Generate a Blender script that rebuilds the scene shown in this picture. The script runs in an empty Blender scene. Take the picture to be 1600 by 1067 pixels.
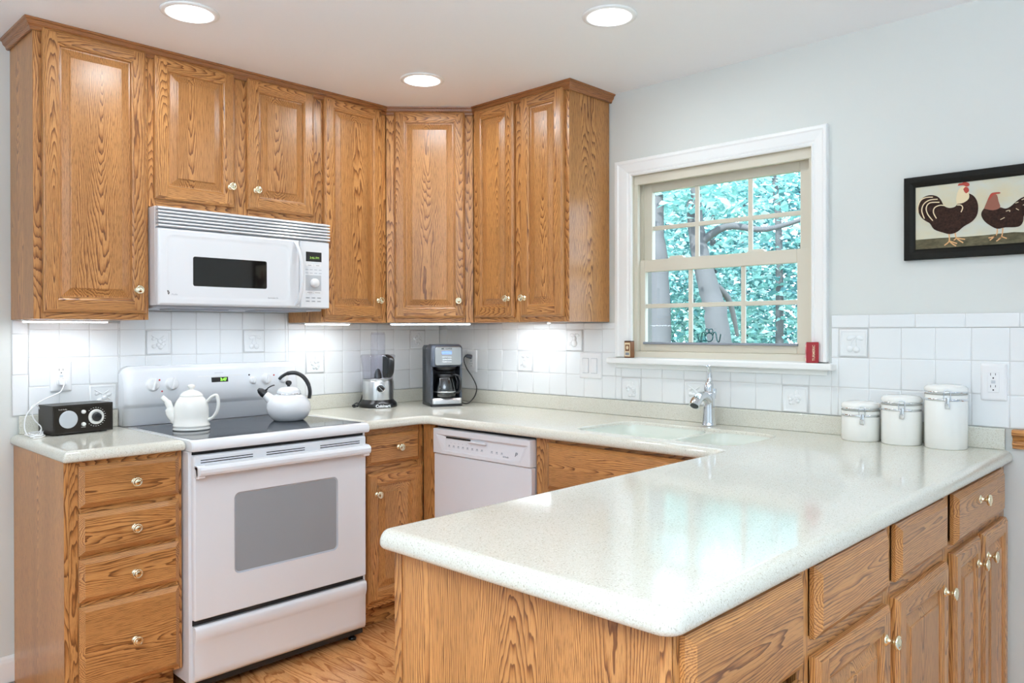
import bpy, bmesh, math, random
from mathutils import Vector, Matrix
from mathutils.geometry import tessellate_polygon
PI = math.pi
sc = bpy.context.scene
COL = sc.collection
# ------------------------------------------------------------------ camera
F_PX, CX, HY, YAW, PITCH, ROLL = 1220.1618, 809.1619, 521.4544, 0.7621, -0.0042, -0.0017
CAM = Vector((-2.9281, -3.4119, 1.3167))
fwd = Vector((math.cos(YAW), math.sin(YAW), 0)); rgt = Vector((math.sin(YAW), -math.cos(YAW), 0)); upv = Vector((0, 0, 1))
FW = fwd * math.cos(PITCH) + upv * math.sin(PITCH)
DN = -upv * math.cos(PITCH) + fwd * math.sin(PITCH)
XI = rgt * math.cos(ROLL) - DN * math.sin(ROLL)
YI = -(rgt * math.sin(ROLL) + DN * math.cos(ROLL))
cam = bpy.data.objects.new('camera', bpy.data.cameras.new('camera')); COL.objects.link(cam)
cam.matrix_world = Matrix(((XI.x, YI.x, -FW.x, CAM.x), (XI.y, YI.y, -FW.y, CAM.y), (XI.z, YI.z, -FW.z, CAM.z), (0, 0, 0, 1)))
cam.data.sensor_width = 36; cam.data.sensor_fit = 'HORIZONTAL'; cam.data.lens = F_PX * 36 / 1600
cam.data.shift_x = (800 - CX) / 1600; cam.data.shift_y = (HY - 533.5) / 1600
cam.data.clip_start = 0.05; cam.data.clip_end = 200
sc.camera = cam
# ------------------------------------------------------------------ world, sun, exposure
sc.view_settings.view_transform = 'Standard'; sc.view_settings.look = 'None'
sc.view_settings.gamma = 1; sc.view_settings.use_curve_mapping = False
sc.view_settings.exposure = 0.0
world = bpy.data.worlds.new('sky'); sc.world = world; world.use_nodes = True
bg = world.node_tree.nodes['Background']; bg.inputs[0].default_value = (0.66, 0.80, 1.0, 1); bg.inputs[1].default_value = 6.0
def light(name, kind, loc, rot, energy, color=(1, 1, 1), **kw):
    d = bpy.data.lights.new(name, kind); d.energy = energy; d.color = color
    for k, v in kw.items(): setattr(d, k, v)
    o = bpy.data.objects.new(name, d); COL.objects.link(o); o.location = loc; o.rotation_euler = rot
    return o
sun = light('sun', 'SUN', (0, 0, 20), (0, 0, 0), 12.0, (.88, 0.97, 1.0), angle=0.02)
sun.rotation_euler = Vector((0.75, 0.25, -0.85)).to_track_quat('-Z', 'Y').to_euler()
# soft fill added behind and beside the camera, in place of unseen windows
ROOM_FILL, CANS, STRIP = 9.0, 4.9, .74
light('rear_room_fill', 'AREA', (-3.4, -6.85, 1.25), (PI / 2, 0, 0), ROOM_FILL, (.76, 0.87, 1.0), shape='RECTANGLE', size=3.6, size_y=2.1)
light('left_room_fill', 'AREA', (-5.85, -3.2, 1.3), (PI / 2, 0, -PI / 2), ROOM_FILL * 0.5, (.76, 0.87, 1.0), shape='RECTANGLE', size=3.0, size_y=2.0)
# added uplight behind the camera, out of view, to brighten the ceiling
light('ceiling_fill_uplight', 'AREA', (-3.7, -3.6, 1.7), (PI, 0, 0), 240.0, (.77, .89, 1.0), shape='DISK', size=.4)
sc.cycles.use_denoising = True
sc.cycles.max_bounces = 10; sc.cycles.diffuse_bounces = 6; sc.cycles.glossy_bounces = 5; sc.cycles.transmission_bounces = 8
sc.cycles.transparent_max_bounces = 32
sc.cycles.sample_clamp_indirect = 6.0
sc.cycles.caustics_reflective = False; sc.cycles.caustics_refractive = False

# ------------------------------------------------------------------ materials
def s2l(c):
    return tuple((x / 255 / 12.92) if x / 255 <= .04045 else ((x / 255 + .055) / 1.055) ** 2.4 for x in c) + (1.0,)
def mat(name, rgb, rough=.5, metal=0, spec=.5, **kw):
    m = bpy.data.materials.new(name); m.use_nodes = True
    p = m.node_tree.nodes['Principled BSDF']
    p.inputs['Base Color'].default_value = s2l(rgb); p.inputs['Roughness'].default_value = rough
    p.inputs['Metallic'].default_value = metal; p.inputs['Specular IOR Level'].default_value = spec
    for k, v in kw.items(): p.inputs[k.replace('_', ' ')].default_value = v
    return m
class NT:
    def __init__(s, m): s.t = m.node_tree; s.p = s.t.nodes['Principled BSDF']
    def n(s, typ, **kw):
        x = s.t.nodes.new(typ)
        for k, v in kw.items():
            if k.startswith('i_'): x.inputs[k[2:].replace('_', ' ')].default_value = v
            else: setattr(x, k, v)
        return x
    def l(s, a, b): s.t.links.new(a, b)
    def math(s, op, a, b=None, c=None):
        x = s.t.nodes.new('ShaderNodeMath'); x.operation = op
        for i, v in enumerate((a, b, c)):
            if v is None: continue
            if isinstance(v, (int, float)): x.inputs[i].default_value = v
            else: s.l(v, x.inputs[i])
        return x.outputs[0]
    def mapping(s, src, scale):
        x = s.n('ShaderNodeMapping'); x.inputs['Scale'].default_value = scale; s.l(src, x.inputs['Vector']); return x.outputs[0]
    def noise(s, src, scale, detail=2.0, rough=.5):
        x = s.n('ShaderNodeTexNoise'); x.inputs['Scale'].default_value = 1; x.inputs['Detail'].default_value = detail
        x.inputs['Roughness'].default_value = rough
        s.l(s.mapping(src, scale), x.inputs['Vector']); return x.outputs['Fac']
    def ramp(s, fac, stops, interp='LINEAR'):
        x = s.n('ShaderNodeValToRGB'); r = x.color_ramp; r.interpolation = interp
        while len(r.elements) < len(stops): r.elements.new(.5)
        for e, (p, c) in zip(r.elements, stops):
            e.position = p; e.color = c if len(c) == 4 else s2l(c)
        s.l(fac, x.inputs[0]); return x.outputs[0]
    def mix(s, fac, a, b, blend='MIX'):
        x = s.n('ShaderNodeMix', data_type='RGBA', blend_type=blend)
        for i, v in ((0, fac), (6, a), (7, b)):
            if isinstance(v, (int, float)): x.inputs[i].default_value = v
            elif isinstance(v, tuple): x.inputs[i].default_value = v
            else: s.l(v, x.inputs[i])
        return x.outputs[2]
    def bump(s, h, strength, dist=.001):
        b = s.n('ShaderNodeBump'); b.inputs['Strength'].default_value = strength; b.inputs['Distance'].default_value = dist
        s.l(h, b.inputs['Height']); s.l(b.outputs[0], s.p.inputs['Normal'])
def oak(name, light_c, mid_c, dark_c, pore_c, rough=.33, ring=.0040, seam=None):
    m = mat(name, mid_c, rough); t = NT(m)
    a = t.n('ShaderNodeAttribute', attribute_name='gc').outputs['Vector']
    sp = t.n('ShaderNodeSeparateXYZ'); t.l(a, sp.inputs[0]); x, y, z = sp.outputs
    n1 = t.noise(a, (7, 7, 1.3), 2); n2 = t.noise(a, (45, 45, 5), 2)
    r = t.math('SQRT', t.math('ADD', t.math('MULTIPLY', x, x), t.math('MULTIPLY', y, y)))
    r = t.math('ADD', r, t.math('MULTIPLY', t.math('SUBTRACT', n1, .5), .07))
    r = t.math('ADD', r, t.math('MULTIPLY', t.math('SUBTRACT', n2, .5), .010))
    ph = t.math('FRACT', t.math('DIVIDE', r, ring))
    c = t.ramp(ph, [(0, light_c), (.38, light_c), (.70, mid_c), (.88, dark_c), (.95, dark_c), (1.0, light_c)])
    pores = t.noise(a, (520, 520, 14), 2, .6)
    pm = t.math('MULTIPLY', t.ramp(pores, [(.50, (0, 0, 0, 1)), (.66, (1, 1, 1, 1))]), t.math('ADD', .30, t.math('MULTIPLY', ph, .6)))
    c = t.mix(pm, c, s2l(pore_c))
    slow = t.noise(a, (9, 9, .35), 1)
    c = t.mix(1.0, c, t.ramp(slow, [(.3, (.80, .77, .74, 1)), (.7, (1.08, 1.08, 1.08, 1))]), 'MULTIPLY')
    t.l(c, t.p.inputs['Base Color'])
    t.bump(pores, .12, .0006)
    t.p.inputs['Coat Weight'].default_value = .25; t.p.inputs['Specular IOR Level'].default_value = .35; t.p.inputs['Coat Roughness'].default_value = .3
    return m
M = {}
M['oak'] = oak('oak', (200, 144, 86), (176, 118, 64), (120, 73, 36), (92, 53, 26))
M['oak_crown_shaded'] = oak('shaded_oak_moulding', (168, 112, 66), (146, 92, 50), (108, 64, 34), (84, 48, 26))  # cabinet oak darkened, shade on the crown moulding put into its colour
M['floor'] = oak('oak_floor', (224, 164, 108), (210, 146, 90), (178, 112, 62), (160, 98, 54), rough=.22, ring=.009)
M['bounce_floor'] = mat('pale_bounce_floor', (178, 186, 198), .95)
M['oak_dark'] = mat('oak_toe_kick', (112, 66, 36), .5)
def paint(name, rgb, sc_=120, st=.12, rough=.6):
    m = mat(name, rgb, rough); t = NT(m)
    co = t.n('ShaderNodeTexCoord').outputs['Object']
    t.bump(t.noise(co, (sc_, sc_, sc_), 4, .6), st, .002); return m
M['wall'] = paint('wall_paint', (219, 221, 216), 160, .06)
M['ceiling'] = paint('ceiling_paint', (247, 247, 247), 38, .30, .8)
M['trim'] = mat('white_trim_paint', (244, 244, 242), .3)
M['vinyl'] = mat('beige_vinyl', (214, 207, 190), .42)
M['sash_out'] = mat('grey_outer_frame', (112, 112, 106), .6)  # darker grey on the outer part of the window frame
M['tile'] = mat('white_glazed_tile', (236, 238, 238), .16)
M['grout'] = mat('grout', (212, 212, 210), .8)
def stone(name, base, dark, tan, amount):
    m = mat(name, base, .09); t = NT(m)
    co = t.n('ShaderNodeTexCoord').outputs['Object']
    n1 = t.noise(co, (330, 330, 330), 2, .7); n2 = t.noise(co, (300, 300, 300), 1); n3 = t.noise(co, (4, 4, 4), 2)
    c = t.mix(t.math('MULTIPLY', t.ramp(n1, [(.52, (0, 0, 0, 1)), (.66, (1, 1, 1, 1))]), amount), s2l(base), s2l(tan))
    c = t.mix(t.math('MULTIPLY', t.ramp(n2, [(.62, (0, 0, 0, 1)), (.70, (1, 1, 1, 1))]), amount), c, s2l(dark))
    c = t.mix(t.math('MULTIPLY', t.ramp(t.noise(co, (340, 340, 340), 1), [(.64, (0, 0, 0, 1)), (.72, (1, 1, 1, 1))]), .6), c, s2l((246, 245, 240)))
    c = t.mix(1.0, c, t.ramp(n3, [(.3, (.97, .97, .95, 1)), (.7, (1.0, 1.0, 1.0, 1))]), 'MULTIPLY')
    t.l(c, t.p.inputs['Base Color']); return m
M['counter'] = stone('solid_surface', (219, 217, 206), (156, 146, 124), (196, 188, 166), .6)
M['sink'] = mat('sink_solid_surface', (224, 228, 218), .2)
M['white'] = mat('white_enamel', (232, 234, 237), .16)
M['white_matte'] = mat('white_plastic', (238, 238, 238), .35)
M['dish'] = mat('dishwasher_white', (232, 232, 236), .3)
M['grey_seam'] = mat('grey_seam', (120, 120, 122), .6)
M['light_grey'] = mat('light_grey_print', (176, 180, 188), .5)
M['mid_grey'] = mat('grey_print', (138, 142, 150), .5)
M['cooktop'] = mat('black_cooktop_glass', (38, 42, 50), .06)
M['burner'] = mat('burner_ring_print', (74, 80, 92), .1)
M['oven_glass'] = mat('oven_window_glass', (150, 153, 156), .1)
M['dark_glass'] = mat('dark_glass', (22, 20, 18), .04)
M['black'] = mat('black_plastic', (22, 22, 24), .28)
M['black_matte'] = mat('black_matte', (26, 25, 24), .6)
M['lead'] = mat('painted_lead_grey', (74, 79, 88), .35, .3)
M['radio_wood'] = mat('radio_dark_veneer', (42, 37, 33), .35, 0, .3)
M['radio_face'] = mat('radio_faceplate', (34, 28, 21), .5, 0, .25)
M['radio_white'] = mat('radio_white_plastic', (232, 232, 228), .4)
M['grille'] = mat('pale_grey_grille', (192, 196, 200), .6)
M['steel'] = mat('brushed_steel', (205, 206, 206), .28, 1.0)
M['chrome'] = mat('chrome', (225, 228, 232), .06, 1.0)
M['brass'] = mat('polished_brass', (240, 230, 200), .12, 1.0)
M['ceramic'] = mat('white_ceramic', (244, 243, 238), .1)
M['enamel_kettle'] = mat('kettle_enamel', (244, 245, 247), .08)
M['seal'] = mat('grey_seal', (170, 168, 160), .5)
M['red'] = mat('red_tin', (150, 24, 32), .3)
M['pink'] = mat('pink_label', (222, 128, 140), .4)
M['rust'] = mat('weathered_brown_tin', (128, 84, 52), .5)
M['cream'] = mat('cream_print', (232, 214, 178), .6)
M['red_led'] = mat('red_dot', (190, 36, 36), .4)
M['frame_black'] = mat('black_frame_wood', (20, 18, 12), .55, 0, .2)
M['p_sky'] = None
M['slot'] = mat('dark_slot', (30, 28, 28), .6)
M['cord_white'] = mat('white_cord', (240, 240, 240), .4)
M['teal'] = mat('teal_wire', (24, 84, 84), .35)
def glassy(name, rgb, rough=.02, alpha=.2):
    m = bpy.data.materials.new(name); m.use_nodes = True; nt = m.node_tree
    nt.nodes.remove(nt.nodes['Principled BSDF']); out = nt.nodes['Material Output']
    tr = nt.nodes.new('ShaderNodeBsdfTransparent'); tr.inputs[0].default_value = s2l(rgb)
    gl = nt.nodes.new('ShaderNodeBsdfGlossy'); gl.inputs['Roughness'].default_value = rough
    lw = nt.nodes.new('ShaderNodeLayerWeight'); lw.inputs[0].default_value = .5; fr = nt.nodes.new('ShaderNodeMath'); fr.operation = 'POWER'; fr.inputs[1].default_value = 4.0; nt.links.new(lw.outputs['Facing'], fr.inputs[0])
    ma = nt.nodes.new('ShaderNodeMath'); ma.operation = 'ADD'; ma.use_clamp = True; ma.inputs[1].default_value = alpha + .03
    nt.links.new(fr.outputs[0], ma.inputs[0])
    mx = nt.nodes.new('ShaderNodeMixShader'); nt.links.new(ma.outputs[0], mx.inputs[0]); nt.links.new(tr.outputs[0], mx.inputs[1]); nt.links.new(gl.outputs[0], mx.inputs[2])
    nt.links.new(mx.outputs[0], out.inputs[0]); return m
M['glass'] = glassy('window_glass', (250, 253, 253), 0, 0.0)
M['carafe_glass'] = glassy('carafe_glass', (205, 208, 210), .02, .06)
M['bowl_plastic'] = glassy('clear_bowl_plastic', (246, 246, 250), .12, .03)
def emit(name, rgb, st):
    m = mat(name, rgb, .5); p = m.node_tree.nodes['Principled BSDF']
    p.inputs['Emission Color'].default_value = s2l(rgb); p.inputs['Emission Strength'].default_value = st; return m
M['lamp'] = emit('lamp_glow', (255, 250, 240), 14)
M['strip'] = emit('strip_glow', (238, 246, 255), 9)
M['led_green'] = emit('green_digits', (150, 255, 80), 1.6)
M['led_dim'] = emit('dim_green_digits', (150, 190, 90), .5)
M['lcd'] = emit('blue_lcd', (110, 140, 225), .55)
M['leaf'] = mat('green_leaf', (116, 166, 160), .5)
M['leaf_pale'] = mat('pale_green_leaf', (176, 208, 204), .5)
M['leaf_deep'] = mat('deep_green_leaf', (72, 122, 124), .5)
M['bark'] = mat('grey_bark', (80, 78, 78), .85)
M['ground'] = mat('leaf_litter', (120, 132, 100), .9)
for k in ('leaf', 'leaf_pale', 'leaf_deep'):
    t_ = NT(M[k]); tl = t_.n('ShaderNodeBsdfTranslucent'); tl.inputs[0].default_value = t_.p.inputs['Base Color'].default_value
    mx_ = t_.n('ShaderNodeMixShader'); mx_.inputs[0].default_value = .35
    t_.l(t_.p.outputs[0], mx_.inputs[1]); t_.l(tl.outputs[0], mx_.inputs[2]); t_.l(mx_.outputs[0], t_.t.nodes['Material Output'].inputs[0])

# ------------------------------------------------------------------ mesh builder
rnd = random.Random(7)
class Grain:
    """board coordinates for the oak: along axis 'z','x','y'; face normal axis n; centre c"""
    def __init__(s, axis, n, c):
        s.axis, s.n, s.c = axis, n, Vector(c)
        s.w = ({'x', 'y', 'z'} - {axis, n}).pop()
        s.ox = rnd.uniform(-.03, .03); s.oy = rnd.uniform(.03, .085); s.off = rnd.uniform(0, 60)
        s.tilt = rnd.uniform(.03, .075) * rnd.choice((-1, 1)); s.tw = rnd.uniform(-.02, .02)
    def gc(s, v):
        p = v - s.c; i = {'x': 0, 'y': 1, 'z': 2}
        al, w, n = p[i[s.axis]], p[i[s.w]], p[i[s.n]]
        return (w + s.ox + al * s.tw, n + s.oy + al * s.tilt, al + s.off)
class MB:
    def __init__(s): s.V = []; s.F = []; s.M = []; s.S = []; s.G = []; s.mats = []; s.X = None
    def mi(s, m):
        m = M[m] if isinstance(m, str) else m
        if m not in s.mats: s.mats.append(m)
        return s.mats.index(m)
    def add(s, vs, fs, m, smooth=False, g=None):
        b = len(s.V); k = s.mi(m)
        for v in vs:
            v = Vector(v); s.V.append(s.X @ v if s.X else v)
        for i, f in enumerate(fs):
            s.F.append([b + j for j in f]); s.M.append(k); s.S.append(smooth[i] if isinstance(smooth, list) else smooth); s.G.append(g)
    def box(s, lo, hi, m, g=None, bev=0.0, seg=1):
        lo = Vector(lo); hi = Vector(hi)
        if bev <= 0:
            x0, y0, z0 = lo; x1, y1, z1 = hi
            s.add([(x0, y0, z0), (x1, y0, z0), (x1, y1, z0), (x0, y1, z0), (x0, y0, z1), (x1, y0, z1), (x1, y1, z1), (x0, y1, z1)],
                  [(0, 3, 2, 1), (4, 5, 6, 7), (0, 1, 5, 4), (1, 2, 6, 5), (2, 3, 7, 6), (3, 0, 4, 7)], m, False, g); return
        bm = bmesh.new(); bmesh.ops.create_cube(bm, size=1)
        for v in bm.verts: v.co = Vector([(lo[i] + hi[i]) / 2 + v.co[i] * (hi[i] - lo[i]) for i in range(3)])
        bmesh.ops.bevel(bm, geom=list(bm.edges), offset=bev, segments=seg, affect='EDGES', profile=.5)
        s.bm(bm, m, g, seg > 1)
    def bm(s, bm, m, g=None, smooth=True):
        bm.verts.index_update(); bm.faces.ensure_lookup_table()
        mx = max((f.calc_area() for f in bm.faces), default=1)
        fl = []
        for f in bm.faces:
            n = f.normal; axis = max(abs(n.x), abs(n.y), abs(n.z)) > .9999
            fl.append(bool(smooth and not axis))
        s.add([v.co.copy() for v in bm.verts], [[v.index for v in f.verts] for f in bm.faces], m, fl, g); bm.free()
    def rings(s, rs, m, smooth=True, closed=True, cap0=False, cap1=False, g=None):
        """list of equal-length loops joined by quads"""
        n = len(rs[0]); vs = [p for r in rs for p in r]; fs = []
        for i in range(len(rs) - 1):
            for j in range(n if closed else n - 1):
                k = (j + 1) % n; fs.append((i * n + j, i * n + k, (i + 1) * n + k, (i + 1) * n + j))
        s.add(vs, fs, m, smooth, g)
        if cap0: s.add(rs[0], [list(range(n))[::-1]], m, False, g)
        if cap1: s.add(rs[-1], [list(range(n))], m, False, g)
    def lathe(s, prof, m, o=(0, 0, 0), axis='z', seg=28, smooth=True, cap0=False, cap1=False):
        o = Vector(o); rs = []
        for r, h in prof:
            rg = []
            for k in range(seg):
                a = 2 * PI * k / seg; c, d = r * math.cos(a), r * math.sin(a)
                p = (c, d, h) if axis == 'z' else (c, -h, d) if axis == '-y' else (h, c, d)
                rg.append(o + Vector(p))
            rs.append(rg)
        if axis == '-y': pass
        s.rings(rs, m, smooth, True, cap0, cap1)
    def tube(s, pts, r, m, seg=8, smooth=True, caps=True, closed=False):
        P = [Vector(p) for p in pts]; n = len(P); rr = r if isinstance(r, (list, tuple)) else [r] * n
        rs = []; up = Vector((0, 0, 1)); prev = None
        for i in range(n):
            a = P[(i - 1) % n] if (i > 0 or closed) else P[i]; b = P[(i + 1) % n] if (i < n - 1 or closed) else P[i]
            t = (b - a).normalized()
            if prev is None:
                u = t.cross(up) if abs(t.dot(up)) < .95 else t.cross(Vector((1, 0, 0)))
            else: u = prev - t * prev.dot(t)
            u.normalize(); prev = u; w = t.cross(u)
            q = rr[i] if isinstance(rr[i], tuple) else (rr[i], rr[i])
            rs.append([P[i] + u * q[0] * math.cos(2 * PI * k / seg) + w * q[1] * math.sin(2 * PI * k / seg) for k in range(seg)])
        if closed: rs.append(rs[0])
        s.rings(rs, m, smooth, True, caps and not closed, caps and not closed)
    def sphere(s, c, r, m, seg=16, rg=10):
        c = Vector(c); r = Vector((r, r, r)) if isinstance(r, (int, float)) else Vector(r)
        rs = []
        for i in range(rg + 1):
            a = -PI / 2 + PI * i / rg; q = max(math.cos(a), 1e-4)
            rs.append([c + Vector((r.x * q * math.cos(2 * PI * k / seg), r.y * q * math.sin(2 * PI * k / seg), r.z * math.sin(a))) for k in range(seg)])
        s.rings(rs, m)
    def quad(s, a, b, c, d, m, g=None): s.add([a, b, c, d], [(0, 1, 2, 3)], m, False, g)
    def poly(s, pts, m, holes=()):
        lists = [[Vector(p) for p in pts]] + [[Vector(p) for p in h] for h in holes]
        tr = tessellate_polygon(lists); s.add([p for l in lists for p in l], [list(t) for t in tr], m)
    def build(s, name, parent=None, loc=None, rotz=0, label=None):
        me = bpy.data.meshes.new(name); me.from_pydata([tuple(v) for v in s.V], [], s.F)
        for m in s.mats: me.materials.append(m)
        me.polygons.foreach_set('material_index', s.M); me.polygons.foreach_set('use_smooth', s.S)
        if any(g is not None for g in s.G):
            at = me.attributes.new('gc', 'FLOAT_VECTOR', 'CORNER'); buf = []
            for f, g in zip(s.F, s.G):
                for i in f: buf.extend(g.gc(s.V[i]) if g else (0, 0, 0))
            at.data.foreach_set('vector', buf)
        bm = bmesh.new(); bm.from_mesh(me)
        if not getattr(s, 'keep', False): bmesh.ops.recalc_face_normals(bm, faces=bm.faces)
        bm.to_mesh(me); bm.free(); me.update()
        o = bpy.data.objects.new(name, me); COL.objects.link(o)
        if parent: o.parent = parent
        if loc: o.location = loc
        if rotz: o.rotation_euler = (0, 0, rotz)
        if label: o['label'] = label
        return o
def tag(o, label, cat, group=None):
    o['label'] = label; o['category'] = cat
    if group: o['group'] = group
    return o
def thing(name, label, cat, loc=(0, 0, 0), rotz=0, group=None):
    o = bpy.data.objects.new(name, None); COL.objects.link(o); o.location = loc; o.rotation_euler = (0, 0, rotz); o.empty_display_size = .05
    return tag(o, label, cat, group)
def struct(o): o['kind'] = 'structure'; return o
def smooth_path(pts, n=8):
    P = [Vector(p) for p in pts]; out = []
    for i in range(len(P) - 1):
        a, b, c, d = P[max(i - 1, 0)], P[i], P[i + 1], P[min(i + 2, len(P) - 1)]
        for k in range(n):
            t = k / n; out.append(.5 * ((2 * b) + (c - a) * t + (2 * a - 5 * b + 4 * c - d) * t * t + (3 * b - a - 3 * c + d) * t ** 3))
    out.append(P[-1]); return out
def lettering(name, txt, size, loc, parent, m, rot=(PI / 2, 0, 0), align='CENTER', extrude=.0004, shear=0, sx=1, bold=0):
    c = bpy.data.curves.new(name, 'FONT'); c.body = txt; c.size = size; c.align_x = align; c.align_y = 'CENTER'; c.extrude = extrude; c.shear = shear; c.resolution_u = 3; c.offset = bold
    c.materials.append(M[m]); o = bpy.data.objects.new(name, c); COL.objects.link(o); o.parent = parent; o.location = loc; o.rotation_euler = rot; o.scale = (sx, 1, 1)
    dg = bpy.context.evaluated_depsgraph_get(); me = bpy.data.meshes.new_from_object(o.evaluated_get(dg))
    n = bpy.data.objects.new(name, me); COL.objects.link(n); n.parent = parent; n.location = loc; n.rotation_euler = rot; n.scale = (sx, 1, 1)
    bpy.data.objects.remove(o); n.name = name
    return n

# ------------------------------------------------------------------ room shell
ZC, HC = .928, 2.408
W0, WY0, WY1, WZ0, WZ1 = 0.0, -2.172, -1.336, 1.196, 2.02        # window opening in the right wall
b = MB(); b.box((-6, 0, -.1), (.14, .14, 2.62), 'wall'); struct(b.build('wall_back'))
b = MB()
b.box((0, -7, -.1), (.14, WY0, 2.62), 'wall'); b.box((0, WY1, -.1), (.14, 0, 2.62), 'wall')
b.box((0, WY0, -.1), (.14, WY1, WZ0), 'wall'); b.box((0, WY0, WZ1), (.14, WY1, 2.62), 'wall'); struct(b.build('wall_right'))
b = MB(); b.box((-6.14, -7.14, -.1), (-6, .14, 2.62), 'wall'); struct(b.build('wall_left'))
b = MB(); b.box((-6, -7.14, -.1), (.14, -7, 2.62), 'wall'); struct(b.build('wall_front'))
# floor of oak strips running away from the range
b = MB(); rf = random.Random(3); x = -3.2; w = .0572
while x < -.02:
    y = -3.6 - rf.random()
    while y < -.05:
        L = rf.uniform(.45, 1.3); y1 = min(y + L, -.001)
        g = Grain('y', 'z', (x + w / 2, (y + y1) / 2, 0))
        b.box((x + .0004, y + .0004, -.02), (min(x + w, 0) - .0004, y1, 0), 'floor', g); y = y1 + .0006
    x += w
b.box((-6, -7, -.06), (0, 0, -.021), 'oak_dark')
b.box((-6, -7, -.02), (-3.201, 0, 0), 'bounce_floor'); b.box((-3.2, -7, -.02), (0, -3.5, .0005), 'bounce_floor')   # unseen floor, pale cover added to cool the bounce light
struct(b.build('floor'))
# ceiling with three round holes for the recessed lights
LIGHTS = [(-1.765, -.752), (-.756, -.767), (-.745, -1.77)]
RH = .076
xs = sorted({-6.0, .0} | {x + d for x, y in LIGHTS for d in (-.1, .1)}); ys = sorted({-7.0, .0} | {y + d for x, y in LIGHTS for d in (-.1, .1)})
b = MB(); b.keep = True
holes = {}
for i in range(len(xs) - 1):
    for j in range(len(ys) - 1):
        x0, x1, y0, y1 = xs[i], xs[i + 1], ys[j], ys[j + 1]
        inside = [k for k, (lx, ly) in enumerate(LIGHTS) if x0 >= lx - .1001 and x1 <= lx + .1001 and y0 >= ly - .1001 and y1 <= ly + .1001]
        if not inside: b.quad((x0, y0, HC), (x0, y1, HC), (x1, y1, HC), (x1, y0, HC), 'ceiling')
for lx, ly in LIGHTS:
    N = 48; sq = []; ci = []
    for k in range(N):
        a = 2 * PI * k / N; c, s = math.cos(a), math.sin(a); q = .1 / max(abs(c), abs(s))
        sq.append((lx + c * q, ly + s * q, HC)); ci.append((lx + c * RH, ly + s * RH, HC))
    b.add(sq + ci, [(k, N + k, N + (k + 1) % N, (k + 1) % N) for k in range(N)], 'ceiling')
b.box((-6.14, -7.14, 2.62), (.14, .14, 2.75), 'ceiling')
struct(b.build('ceiling'))
b = MB(); prof = [(0, 0), (-.014, 0), (-.014, .075), (-.010, .088), (-.004, .096), (0, .097)]
b.rings([[(-5.9, y, z + .001) for y, z in prof], [(-2.099, y, z + .001) for y, z in prof]], 'trim', False, True, True, True); struct(b.build('baseboard_back'))
b = MB(); prof = [(-.0, .933), (-.020, .935), (-.020, .943), (-.026, .949), (-.022, .958), (-.016, .962), (-.022, .972), (-.032, .978), (-.034, .990), (-.030, .996), (0, .996)]
g = Grain('y', 'x', (0, -4.5, .96)); b.rings([[(x, -6.9, z) for x, z in prof], [(x, -2.83, z) for x, z in prof]], 'oak', False, True, True, True, g); struct(b.build('trim_1', label='oak chair rail on the right wall'))

# recessed lights
def can(i, label):
    x, y = LIGHTS[i]
    t = thing('recessed_light', label, 'ceiling light', (x, y, HC), 0, 'recessed ceiling lights')
    b = MB(); b.lathe([(.0755, -.0005), (.0955, -.0005), (.095, -.004), (.088, -.0065), (.076, -.007), (.0715, -.003), (.0715, .004)], 'trim', seg=48); b.build('trim_ring', t)
    b = MB(); b.lathe([(.0715, .004), (.0685, .02), (.066, .045), (.062, .07)], 'trim', seg=48); b.lathe([(.0755, 0), (.0755, .12), (.001, .12)], 'trim', seg=32); b.build('baffle', t)
    b = MB(); b.lathe([(.062, .070), (.045, .062), (.001, .057)], 'lamp', seg=32); b.build('lamp_lens', t)
    light('ceiling_disk_light', 'AREA', (x, y, HC - .002), (0, 0, 0), CANS, (.85, .94, 1.0), shape='DISK', size=.13)
can(0, 'recessed ceiling light above the range, cut by the top edge of the photo')
can(1, 'recessed ceiling light in front of the corner cabinet')
can(2, 'recessed ceiling light over the sink, nearest the window wall')
# ceiling lamps added out of view, beside and behind the camera, after the cans' grid
for x, y in ((-1.765, -4.8), (-.745, -4.8), (-3.8, -2.0)):
    light('ceiling_disk_light', 'AREA', (x, y, HC - .004), (0, 0, 0), CANS, (.85, .94, 1.0), shape='DISK', size=.14)

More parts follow.
